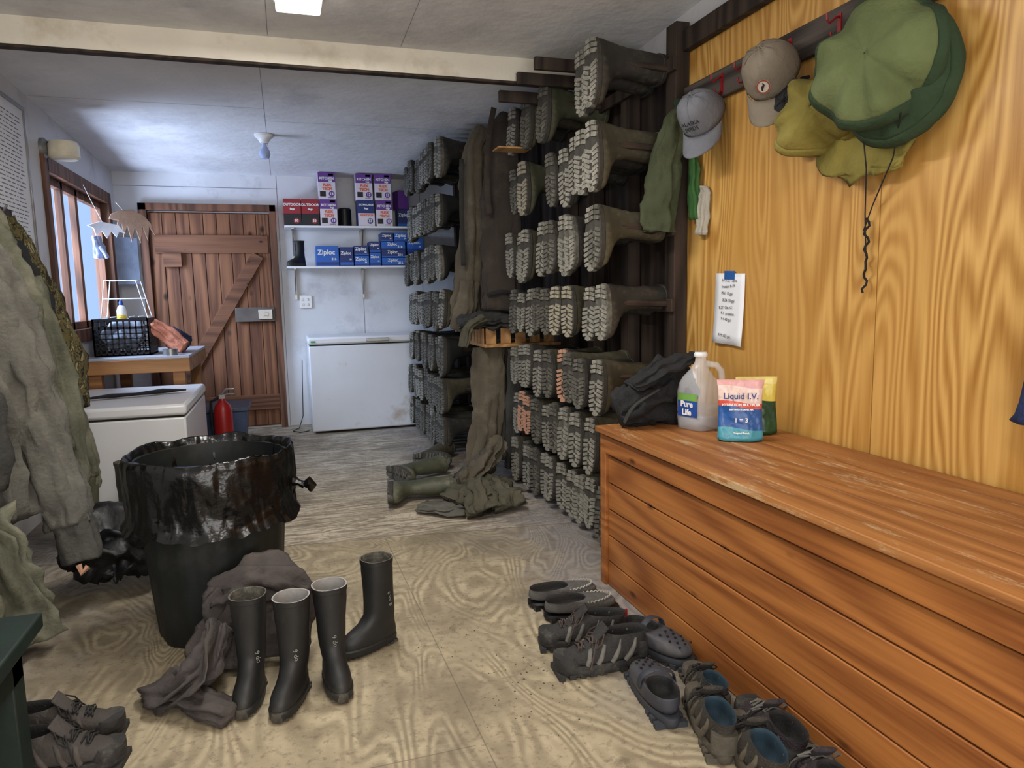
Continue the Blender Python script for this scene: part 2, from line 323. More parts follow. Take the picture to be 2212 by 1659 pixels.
# ---------------- boots
def rg(z,xb,xf,hw,n=18,e=2.3,toe=.12,bulge=0):
    cx,hl=(xb+xf)/2,(xf-xb)/2;o=[]
    for j in range(n):
        t=2*pi*j/n;cs,sn=math.cos(t),math.sin(t)
        x=cx+hl*math.copysign(abs(cs)**(2/e),cs);y=hw*math.copysign(abs(sn)**(2/e),sn)
        y*=1+toe*(x-cx)/hl;o.append((x,y,z+bulge*(x-cx)/hl))
    return o
def boot_meshes(H=.38,k=1.0,cuff=.058,nm="boot",st=0,lug=0):
    lv=[(.02,-.085,.2,.047,.12),(.045,-.088,.2,.05,.12),(.062,-.086,.19,.048,.1),(.08,-.082,.155,.043,.05),(.1,-.08,.105,.04+st*.006,0),(.13,-.076-st*.004,.07,.04+st*.01,0),(.155,-.07-st*.008,.062+st*.004,.043+st*.01,0),(.165,-.073-st*.005,.064+st*.002,.041+st*.012,0),(.19,-.068-st*.008,.058+st*.006,.045+st*.01,0),(H*.65,-.07-st*.004,.06+st*.004,.052+st*.005,0),(H*.85,-.07-st*.003,.063+st*.003,cuff-.003+st*.002,0),(H-.02,-.07-st*.003,.066,cuff,0),(H-.018,-.075,.07,cuff+.003,0),(H,-.075,.07,cuff+.003,0),(H,-.070,.065,cuff-.002,0),(H*.6,-.06,.052,.046,0),(.1,-.05,.05,.032,0)]
    R=[rg(z,xb*k,xf*k,hw*k,24,2.3,t) for z,xb,xf,hw,t in lv]
    bb=B();bb.loft(R[:14],0,True,False);bb.loft(R[13:],1,False,True)
    up=bb.mesh(nm+"_upper",[M['rubblk'],M['sole2']],50)
    bb=B();bb.loft([rg(z,xb*k,xf*k,hw*k,24,2.3,t) for z,xb,xf,hw,t in ((0,-.085,.2,.048,.14),(.004,-.089,.206,.052,.14),(.024,-.09,.207,.054,.14),(.03,-.087,.203,.050,.13))],1)
    rl=random.Random(int(H*1000)+lug);nl=8 if lug==0 else 7
    for i in range(nl):
        x=.03+i*(.165/nl);f=(1-max(0,(x-.12)/.085)**2*.6)*.050
        for s in (-1,1):
            sh=.006 if s>0 else 0
            an_=s*(.35 if lug==0 else -.3)+rl.uniform(-.14,.14)
            mx=Matrix.Translation(((x+sh)*k,s*.56*f*k,-.0005))@Matrix.Rotation(an_,4,'Z');bb.box(-.0078*k,.0078*k,-.40*f*k,.40*f*k,-.004,.004,0,mx)
        if i%2==0: bb.box((x+.006)*k,(x+.019)*k,-.009*k,.009*k,-.004,.002,0)
    for i in range(3):
        x=-.072+i*.024;f=.043 if i else .034
        for s in (-1,1):
            mx=Matrix.Translation((x*k,s*.53*f*k,-.001))@Matrix.Rotation(-s*.2,4,'Z');bb.box(-.009*k,.009*k,-.40*f*k,.42*f*k,-.006,.004,0,mx)
    bb.loft([rg(z,.192*k-.008,.208*k,.022*k,10,2.2,0) for z in (-.003,.026)],0)
    so=bb.mesh(nm+"_sole",[M['sole'],M['groove']],30);return up,so
bootv=[boot_meshes(.40,1.08),boot_meshes(.38,1.0,lug=1),boot_meshes(.36,.92,.055),boot_meshes(.36,.95,.066,st=1)]
def boot(v,loc,um,sm,label,rot=(0,0,0),mx=None,group=None,inner=None,groove=None):
    o=top("rubber_boot",label,"boot",loc,rot,group,mx)
    u=part(o,"upper",bootv[v][0]);s=part(o,"sole",bootv[v][1]);recol(u,0,um);recol(s,0,sm)
    if groove: recol(s,1,groove)
    if inner: recol(u,1,inner)
    return o
RZ=[2.17,1.80,1.44,1.09,.76,.46,.17]
rk_rot=lambda j=.07:Matrix.Rotation(random.uniform(-j,j),3,'X')@Matrix.Rotation(rad(13)+random.uniform(-j,j)*.8,3,'Z')@Matrix.Rotation(rad(90)+random.uniform(-.03,.09),3,'Y')
ups=[M['rubblk2'],M['rubolv'],M['rubolv'],M['rubblk'],M['rubblk2']]
un={'black_rubber':'black','dusty_black_rubber':'dusty black','dusty_olive_rubber':'dusty olive','green_rubber':'muddy green'}
sn_={'dusty_grey_tread':'dusty grey','dark_grey_tread':'dark grey','tan_tread':'tan','salmon_tread':'salmon'}
def rack(x0,name,label,rows,xp,group,yr,posts,dark=False):
    rk=top(name,label,"boot rack")
    for y in posts: part(rk,"post",B().box(xp,xp+.07,y,y+.09,0,2.40 if y<5 else 2.33).mesh("post",M['darkwood']),bev=.004)
    for z in RZ: part(rk,"rail",B().box(xp-.022,xp,yr[0],yr[1],z+.015,z+.075).mesh("rail",M['darkwood']),bev=.003)
    pg=B().tube([(0,0,0),(-.25,0,.01)],.016,8).mesh("peg",M['darkwood'])
    for r,ys in enumerate(rows):
        for it in ys:
            y,um,sm,v,dz=it if isinstance(it,tuple) else (it,random.choice(ups),random.choice([M['sole'],M['sole2'],M['sole2']] if dark else [M['sole'],M['sole'],M['sole2']]),random.choice((1,1,2,2) if dark else ((0,1,1,2) if r<3 else (1,1,2))),0)
            z=RZ[r]+dz+.06+random.uniform(-.015,.015)
            part(rk,"peg",pg,(xp-.02,y,z-.02))
            o=boot(v,(x0+random.uniform(-.03,.02),y,z),um,sm,"%s rubber boot with %s tread on the rack"%(un[um.name],sn_[sm.name]),mx=rk_rot(),group=group,groove=M['sole2'] if random.random()<.25 and sm is M['sole'] else None)
            s_=random.uniform(.86,.97) if r>2 or dark else random.uniform(.93,1.02);o.scale=(s_,random.uniform(.95,1.06),max(s_,.95))
    return rk
G,O,K=M['rubgrn'],M['rubolv'],M['rubblk2'];S1,S2,S3,SO=M['sole'],M['sole2'],M['sole3'],M['soleo']
near=[[(3.0,K,S1,0,0),(3.14,K,S1,0,.0),(3.72,G,S2,0,0),3.95,4.2],
[(2.99,O,S1,0,0),(3.11,K,S1,0,0),(3.27,K,S1,1,0),(3.39,K,S1,1,-.02),3.56,(4.08,G,S3,0,.03),4.22],
[(2.97,O,S2,1,0),(3.09,K,S1,1,0),3.26,3.38,3.54,3.66,(3.94,O,S1,0,-.02),(4.07,O,S1,0,-.02),4.22],
[(2.99,K,S1,1,0),(3.11,K,S1,1,0),(3.38,O,S3,1,0),(3.50,O,S3,1,0),3.68,3.80,3.95,4.08,4.2],
[(3.02,O,S1,1,0),3.18,3.30,(3.46,K,SO,1,0),3.64,3.78,3.94,4.08,4.2],
[(3.12,O,S1,1,0),3.26,3.42,3.54,3.68,3.80,(3.94,K,SO,2,.02),(4.06,K,SO,2,.02),4.2],
[2.96,3.08,3.22,3.34,3.48,3.6,3.72,3.84,3.96,4.08,4.2]]
rack(1.36,"boot_rack","tall dark wooden peg rack full of sideways rubber boots",near,1.735,"boots on the near rack",(2.94,4.32),(2.955,3.42,3.86,4.25))
farr=[]
for r in range(7):
    ys=[5.06+i*.116+random.uniform(-.012,.012) for i in range(12)]
    if r in(2,5): ys.pop(random.randint(3,6))
    farr.append(ys)
rack(1.07,"boot_rack","tall dark wooden peg rack beside the chest freezer, packed with boots",farr,1.50,"boots on the far rack",(5.0,6.42),(4.98,5.6,6.0,6.34),True)
for x0,x1,y0,y1,z0,z1 in ((1.2,1.72,4.36,4.86,.865,.885),(1.22,1.42,4.03,4.16,2.04,2.05)):
    solo("shelf_board",B().box(x0,x1,y0,y1,z0,z1).mesh("sb",M['pine']),"bare pine shelf board fixed to the boot rack","shelf board",bev=.002)
cr=top("wooden_crate","small slatted pine crate on the rack shelf","crate",(1.2,4.42,.885))
bb=B()
for i in range(6): bb.box(0,.012,i*.075,i*.075+.05,0,.1)
for i in range(5): bb.box(.02+i*.1,.09+i*.1,-.012,0,0,.1)
part(cr,"slats",bb.mesh("cr",M['pine']),bev=.002)
for i,(x0,z,y) in enumerate(((1.26,2.38,3.5),(1.18,2.31,3.86),(1.22,2.35,3.66))):
    solo("rack_arm",B().box(x0,1.73,y,y+.03,z-.06,z).mesh("ra",M['darkwood']),"dark board arm jutting from the top of the rack","board",bev=.003)
# ---------------- garments
def gmat(n,col,d=None,dt=.6,r=.9): return mat(n,col,r,.2,6,.4,70,dirt=d,dt=dt)
M['khaki']=gmat("khaki_cloth",c(84,76,63),c(108,100,85));M['brownw']=gmat("brown_wader_cloth",c(50,43,38),c(72,63,55))
M['olivew']=gmat("olive_wader_cloth",c(74,71,57),c(100,95,79));M['greycl']=gmat("grey_brown_cloth",c(84,82,76),c(108,105,95))
M['greent']=gmat("pale_olive_cloth",c(84,85,71),c(114,112,96),.56);M['dkgrey']=gmat("charcoal_cloth",c(46,46,44),c(64,62,57))
M['brng']=gmat("brown_grey_cloth",c(64,58,56),c(86,78,73));M['grnc']=gmat("green_canvas",c(64,70,48),c(84,86,62))
m=gmat("camo_cloth",c(96,90,60));nt=m.node_tree;b=nt.nodes["Principled BSDF"]
v=nd(nt,"ShaderNodeTexNoise",{"Vector":coord(nt,(26,26,12)),"Scale":1.0,"Detail":3.0,"Distortion":1.5})
nt.links.new(ramp(nt,v.outputs[0],[(0,c(36,33,23)),(.42,c(92,83,52)),(.52,c(54,52,33)),(.6,c(134,124,90))],"CONSTANT"),b.inputs["Base Color"]);M['camo']=m
def gar(name,label,cat,lofts,m,extra=None):
    o=top(name,label,cat)
    for nm,path,kw in lofts:
        mm=kw.pop('m',m);part(o,nm,B().cloth(path,**kw).mesh(nm,mm,180))
    return o
gar("wader","dark brown chest wader hanging from the rack top","waders",[("bib",[(1.42,4.45,2.34,.04,.015),(1.38,4.45,2.2,.09,.022),(1.36,4.45,1.8,.115,.024),(1.35,4.45,1.4,.12,.024),(1.34,4.45,1.1,.125,.026)],dict(side=(.9,-.3,0),folds=5,amp=.2,seed=1,rough=.02)),
 ("strap",[(1.30,4.38,2.35,.018,.004),(1.27,4.39,2.2,.018,.004),(1.25,4.40,1.95,.018,.004),(1.26,4.40,1.7,.018,.004)],dict(side=(1,0,0),folds=2,amp=0,rough=0)),
 ("buckle_strap",[(1.24,4.43,1.2,.012,.004),(1.34,4.40,1.22,.012,.004),(1.44,4.40,1.2,.012,.004)],dict(side=(0,0,1),folds=2,amp=0,rough=0,m=M['black']))],M['brownw'])
gar("wader","khaki chest wader with loose straps hanging from the rack","waders",[("bib",[(1.34,4.78,2.33,.04,.015),(1.28,4.8,2.15,.08,.022),(1.27,4.8,1.7,.085,.024),(1.23,4.8,1.25,.10,.028),(1.2,4.8,1.02,.12,.035)],dict(side=(.9,-.3,0),folds=6,amp=.34,seed=3,rough=.025)),
 ("leg",[(1.2,4.72,1.3,.05,.02),(1.16,4.72,1.1,.06,.03),(1.12,4.74,.96,.06,.03)],dict(side=(1,-.2,0),folds=4,amp=.35,seed=4,rough=.02)),
 ("strap",[(1.17,4.72,2.1,.016,.004),(1.16,4.72,1.8,.016,.004),(1.16,4.72,1.4,.016,.004)],dict(side=(1,0,0),folds=2,amp=0,rough=0,m=M['dkgrey']))],M['khaki'])
w3=gar("wader","olive-tan wader hanging down to the floor beneath the shelf","waders",[("leg",[(1.26,4.5,.86,.10,.025),(1.25,4.48,.6,.095,.03),(1.22,4.46,.35,.09,.035),(1.17,4.42,.12,.10,.045),(1.14,4.38,.04,.09,.04)],dict(side=(.95,-.2,0),folds=5,amp=.22,seed=5,rough=.02)),
 ("leg",[(1.38,4.6,.86,.09,.025),(1.38,4.58,.5,.085,.03),(1.36,4.55,.08,.09,.04)],dict(side=(.95,-.2,0),folds=5,amp=.22,seed=6,rough=.02))],M['khaki'])
gar("wader","charcoal wader leg hanging under the pine shelf","waders",[("leg",[(1.42,4.38,.85,.06,.025),(1.42,4.38,.5,.065,.03),(1.4,4.38,.06,.07,.04)],dict(side=(1,0,0),folds=4,amp=.25,seed=8,rough=.02))],M['dkgrey'])
gar("folded_jacket","grey-green jacket bunched up on the crate","jacket",[("cloth",[(1.1,4.4,1.0,.05,.02),(1.2,4.48,1.03,.13,.03),(1.4,4.5,1.04,.14,.035),(1.6,4.5,1.02,.08,.02)],dict(side=(0,1,.2),folds=5,amp=.4,seed=9,rough=.05)),
 ("sleeve",[(1.2,4.38,1.05,.05,.02),(1.1,4.36,1.0,.05,.02),(1.06,4.36,.88,.045,.02)],dict(side=(0,1,0),folds=3,amp=.35,seed=19,rough=.03,m=M['olivew']))],M['dkgrey'])
gar("crumpled_wader","green waders crumpled in a heap on the floor","waders",[("body",[(.84,3.72,.05,.1,.03),(.95,3.78,.08,.14,.045),(1.08,3.84,.07,.12,.045),(1.2,3.9,.05,.1,.03)],dict(side=(0,1,0),folds=6,amp=.55,seed=11,rough=.07)),
 ("leg",[(.96,3.78,.15,.05,.03),(.95,3.64,.10,.07,.03),(.96,3.58,.04,.08,.03)],dict(side=(1,0,0),folds=4,amp=.4,seed=12,rough=.04)),
 ("leg",[(1.08,3.84,.13,.05,.03),(1.1,3.7,.10,.06,.03),(1.12,3.62,.04,.07,.03)],dict(side=(1,0,0),folds=4,amp=.4,seed=14,rough=.04)),
 ("leg",[(.66,3.86,.025,.07,.015),(.78,3.78,.03,.09,.02),(.9,3.74,.04,.1,.03)],dict(side=(0,1,0),folds=4,amp=.3,seed=13,rough=.02,m=M['greycl']))],M['olivew'])
gar("crumpled_wader","tan waders slumped against the foot of the rack","waders",[("body",[(.96,4.12,.05,.07,.035),(1.06,4.2,.10,.11,.04),(1.18,4.25,.18,.10,.04),(1.26,4.28,.28,.06,.03)],dict(side=(0,1,0),folds=6,amp=.4,seed=15,rough=.05))],M['khaki'])
LY=axes((0,-1,0),(1,0,0))
boot(1,(.52,4.12,.07),M['rubgrn'],M['sole2'],"olive rubber boot lying on its side on the floor",mx=Matrix.Rotation(-.15,3,'Z')@LY)
boot(1,(.60,4.5,.07),M['rubgrn'],M['sole2'],"olive rubber boot lying flat behind another boot",mx=Matrix.Rotation(.35,3,'Z')@LY)
boot(1,(.86,4.82,.07),M['rubolv'],M['sole2'],"dusty olive boot slumped on its side by the rack",mx=Matrix.Rotation(.9,3,'Z')@LY)
gar("canvas_boot_bag","green canvas sock bag hanging on the rack post","bag",[("bag",[(1.74,2.92,2.02,.02,.02),(1.71,2.91,1.95,.045,.03),(1.67,2.92,1.8,.06,.035),(1.64,2.92,1.6,.07,.04),(1.63,2.92,1.47,.065,.035)],dict(side=(.8,-.5,0),folds=4,amp=.2,seed=2,rough=.03))],M['grnc'])
gar("canvas_pouch","dark green pouch hanging behind the canvas bag","pouch",[("bag",[(1.76,2.94,2.06,.03,.02),(1.76,2.93,1.98,.05,.03),(1.75,2.92,1.88,.04,.03)],dict(side=(.8,-.5,0),folds=4,amp=.1,seed=3,rough=.02))],gmat("forest_cloth",c(38,56,38)))
gar("work_glove","bright green rubber glove hanging by the post","glove",[("cuff",[(1.78,2.87,2.0,.015,.01),(1.775,2.86,1.7,.035,.018),(1.775,2.86,1.52,.03,.012)],dict(side=(0,1,0),folds=3,amp=.2,seed=3,rough=.02))],gmat("glove_green",c(48,88,42)))
gar("work_glove","off-white cloth glove hanging by the post","glove",[("cuff",[(1.79,2.80,1.66,.02,.01),(1.79,2.80,1.6,.032,.014),(1.79,2.82,1.45,.035,.014)],dict(side=(0,1,0),folds=3,amp=.25,seed=5,rough=.02))],gmat("glove_white",c(160,154,142)))
j=gar("rain_jacket","grey-brown rain jacket with long sleeves hanging on the wall","jacket",[("body",[(-1.28,3.04,1.6,.05,.05),(-1.2,3.04,1.48,.15,.11),(-1.14,3.04,1.2,.18,.14),(-1.10,3.02,.8,.19,.15),(-1.08,3.0,.42,.19,.15)],dict(side=(.5,-.85,0),folds=7,amp=.22,seed=21)),
 ("sleeve",[(-1.08,3.02,1.46,.07,.06),(-1.0,3.06,1.2,.08,.07),(-.93,3.06,.85,.085,.07),(-.86,3.04,.5,.075,.065),(-.83,3.02,.36,.068,.062)],dict(side=(1,.3,0),folds=4,amp=.26,seed=22)),
 ("cuff",[(-.83,3.02,.38,.066,.06),(-.82,3.02,.33,.070,.065),(-.80,3.0,.22,.066,.06)],dict(side=(1,.3,0),folds=3,amp=.12,seed=32,rough=.014,m=gmat("cuff_cloth",c(66,64,60),c(92,89,80))))],M['greycl'])
part(j,"hand_strap",B().tube([(-.80,2.95,.22),(-.79,2.94,.19),(-.77,2.95,.21)],.012).mesh("s",M['soleo']))
gar("rain_jacket","dark olive rain jacket hanging in front of the grey jacket","jacket",[("body",[(-1.28,2.62,1.62,.05,.05),(-1.2,2.62,1.5,.14,.11),(-1.12,2.62,1.2,.17,.13),(-1.08,2.62,.9,.17,.14),(-1.06,2.62,.6,.17,.13)],dict(side=(.4,-.9,0),folds=7,amp=.25,seed=91))],M['dkgrey'])
gar("rain_jacket","pale olive rain jacket behind the grey jacket","jacket",[("body",[(-1.28,3.47,1.66,.05,.05),(-1.2,3.46,1.52,.11,.09),(-1.14,3.46,1.25,.14,.11),(-1.1,3.46,.9,.13,.11),(-1.08,3.49,.55,.13,.11)],dict(side=(.6,-.8,0),folds=6,amp=.26,seed=23)),
 ("sleeve",[(-1.07,3.55,1.3,.06,.05),(-1.02,3.6,1.0,.07,.06),(-.98,3.6,.65,.065,.06),(-.95,3.6,.4,.06,.05)],dict(side=(1,.3,0),folds=4,amp=.26,seed=24))],M['greent'])
gar("camo_jacket","camouflage jacket hanging on the wall by the freezer","jacket",[("body",[(-1.3,4.15,1.62,.04,.04),(-1.24,4.15,1.35,.1,.08),(-1.18,4.15,1.1,.13,.11),(-1.15,4.15,.85,.14,.12),(-1.14,4.15,.66,.14,.11)],dict(side=(.7,-.7,0),folds=6,amp=.24,seed=25))],M['camo'])
gar("black_coat","black coat hanging between the jackets","jacket",[("body",[(-1.3,3.82,1.6,.04,.04),(-1.22,3.82,1.42,.11,.08),(-1.16,3.82,1.2,.13,.1),(-1.16,3.82,.9,.12,.1)],dict(side=(.7,-.7,0),folds=6,amp=.22,seed=26))],M['black'])
gar("wader","pale olive wader legs hanging to the floor","waders",[("leg",[(-1.1,3.9,.88,.08,.05),(-1.04,3.88,.7,.08,.06),(-.99,3.86,.42,.07,.06),(-.98,3.84,.3,.06,.05)],dict(side=(.8,-.5,0),folds=4,amp=.22,seed=27))],M['greent'])
boot(1,(-.98,3.82,.012),G,S3,"mud-caked tan wader boot standing on the floor",rot=(0,0,-.5))
boot(2,(-.84,4.08,.012),G,S3,"mud-caked tan wader boot beside its pair",rot=(0,0,-.7))
gar("wader","pale grey-green wader legs bunched at the wall foot","waders",[("leg",[(-1.02,2.72,.5,.08,.06),(-.96,2.72,.32,.08,.06),(-.92,2.72,.16,.085,.06),(-.90,2.70,.05,.095,.055)],dict(side=(1,0,0),folds=6,amp=.36,seed=28)),
 ("leg",[(-1.08,2.5,.5,.08,.06),(-1.02,2.5,.3,.085,.07),(-.98,2.48,.06,.09,.06)],dict(side=(1,0,0),folds=6,amp=.34,seed=29))],M['greent'])
gar("black_bag","slumped black bag on the floor behind the bin","bag",[("bag",[(-.86,3.2,.1,.1,.08),(-.78,3.22,.2,.15,.14),(-.66,3.24,.2,.15,.13),(-.58,3.26,.12,.1,.09)],dict(side=(0,1,0),folds=5,amp=.28,seed=30,rough=.05))],mat("black_shiny_bag",c(16,16,18),.5,.2,9,.3,30))
hr=top("coat_rail","dark board with hooks holding the jackets","coat rail",(XL,2.4,1.6))
part(hr,"board",B().box(0,.025,0,2.0,0,.09).mesh("b",M['darkwood']),bev=.003)
for i in range(5): part(hr,"hook",B().tube([(.02,.2+.38*i,.06),(.07,.2+.38*i,.05),(.09,.2+.38*i,.08)],.006).mesh("h",M['metal']))
# ---------------- stool
M['dkgreen']=mat("dark_green_paint",c(24,38,34),.55,.2,8,.1,40)
st=top("green_stool","dark green painted wooden stool","stool",(-.90,1.72,0))
part(st,"seat",B().box(-.28,.28,-.24,.24,.4,.44).mesh("s",M['dkgreen']),bev=.006)
for x in (-.24,.17):
    for y in (-.2,.13): part(st,"leg",B().box(x,x+.07,y,y+.07,0,.4).mesh("l",M['dkgreen']),bev=.004)
part(st,"apron",B().box(-.24,.24,-.2,.2,.3,.4).mesh("a",M['dkgreen']),bev=.004)
# ---------------- trash can
tc=top("trash_can","large black plastic bin with a loose black liner","trash can",(-.29,2.74,0))
def ribs(a,r,z,i): return (r*(1+.018*(1 if math.sin(a*12)>0 else -.5)) if 1<=i<=5 else r,z)
bb=B().lathe([(.18,0),(.205,.0),(.21,.02),(.225,.2),(.24,.4),(.252,.56),(.262,.6),(.27,.62),(.27,.64),(.255,.64),(.245,.55),(.20,.03)],96,0,True,True,fn=ribs)
part(tc,"body",bb.mesh("b",mat("green_black_plastic",c(20,24,24),.5,.3,8,.08,30,dirt=c(42,42,38),dt=.62)))
prof=[(.05,.2),(.2,.25),(.235,.45),(.25,.6),(.262,.65),(.275,.668),(.285,.65),(.285,.60),(.282,.54),(.278,.48),(.282,.44),(.298,.415)]
P2=[]
for i in range(len(prof)-1):
    for k in range(4): t=k/4;P2.append((prof[i][0]*(1-t)+prof[i+1][0]*t,prof[i][1]*(1-t)+prof[i+1][1]*t))
P2.append(prof[-1])
def lin(a,r,z,i):
    ca,sa=math.cos(a),math.sin(a);out=i>20
    k=1-2.5*abs(noise.noise(Vector((ca*2.6+z*2,sa*2.6,z*4+(5 if out else 0)))))
    k2=1-2.5*abs(noise.noise(Vector((ca*9,sa*9+z*5,z*7+(9 if out else 0)))))
    A=.008 if i>12 else .004
    hz=.02*noise.noise(Vector((ca*2,sa*2,3)))
    tail=.035*noise.noise(Vector((ca*5,sa*5,7))) if i>36 else 0
    rr=r+(k*A+k2*A*.6);rr=max(rr,.268) if out else min(rr,.262 if z<.62 else .29)
    return (rr,z+hz*(1 if z>.5 else 0)+tail)
part(tc,"liner",B().lathe(P2,200,0,True,False,fn=lin).mesh("l",mat("black_bin_liner",c(8,8,9),.26,.2,9,.55,22,spec=.45),180))
bb=B();bb.tube([(.27,-.03,.53),(.30,-.04,.52),(.32,-.045,.51)],[.03,.012,.016],8);bb.tube([(.32,-.045,.51),(.335,-.05,.52),(.345,-.05,.505),(.34,-.05,.485)],[.014,.024,.02,.006],8)
part(tc,"liner_knot",bb.mesh("k",bpy.data.materials["black_bin_liner"]))
# ---------------- standing boots
M['inner']=mat("grey_lining",c(150,148,146),.8,.1,30,.1)
def sboot(x,y,rz,lab,tx=None,inner=None,sc=.84,th=0,zt=.2):
    o=boot(3,(x,y,.008),M['rubblk'],M['rubblk2'],lab,rot=(0,0,rz),inner=inner,groove=M['rubblk']);o.scale=(sc*.94,sc*.98,sc*1.02)
    if tx: 
        a=-pi/2-rz+th;d=Vector((math.cos(a)*.069,math.sin(a)*.0655,0))
        txt(o,tx,.024,(0,0,0),(0,0,0),M['wink']).matrix_local=Matrix.Translation((d.x,d.y,zt))@Matrix.Rotation(a+pi/2,4,'Z')@Matrix.Rotation(rad(90),4,'X')@Matrix.Rotation(rad(-82),4,'Z')
    return o
sboot(-.160,2.20,-1.75,"tall black rubber boot standing beside crumpled cloth","9 do",None,.84,.4,.15)
sboot(-.035,2.14,-1.95,"black rubber boot with a grey lining and white marking","9 do",M['inner'],.84,.1,.17)
sboot(.08,2.19,-1.45,"black rubber boot with pale lining standing upright","9 do",M['inner'],.84,.1,.17)
sboot(.245,2.37,-2.7,"black rubber boot standing alone with white marking","6 W 8",None,.84,.75,.2)
gar("crumpled_trousers","dark brown-grey trousers crumpled beside the standing boots","trousers",[("leg",[(-.42,2.32,.02,.08,.02),(-.36,2.25,.05,.10,.03),(-.29,2.24,.10,.10,.03),(-.25,2.3,.17,.08,.025)],dict(side=(.3,.9,0),folds=5,amp=.45,seed=41,rough=.04)),
 ("leg",[(-.38,2.24,.03,.06,.02),(-.30,2.13,.035,.055,.025),(-.21,2.05,.03,.045,.022)],dict(side=(.6,.8,0),folds=4,amp=.3,seed=42,rough=.02)),
 ("leg",[(-.28,2.42,.24,.05,.02),(-.16,2.4,.28,.06,.025),(-.06,2.38,.27,.055,.025),(.02,2.36,.23,.03,.02)],dict(side=(0,.7,.7),folds=4,amp=.4,seed=43,rough=.035)),
 ("leg",[(-.2,2.4,.26,.08,.025),(-.22,2.38,.16,.09,.03),(-.25,2.35,.03,.09,.03)],dict(side=(1,0,0),folds=4,amp=.4,seed=44,rough=.03)),
 ("leg",[(-.08,2.4,.25,.07,.02),(-.08,2.38,.14,.08,.025),(-.08,2.36,.03,.08,.03)],dict(side=(1,0,0),folds=4,amp=.4,seed=45,rough=.03))],M['brng'])
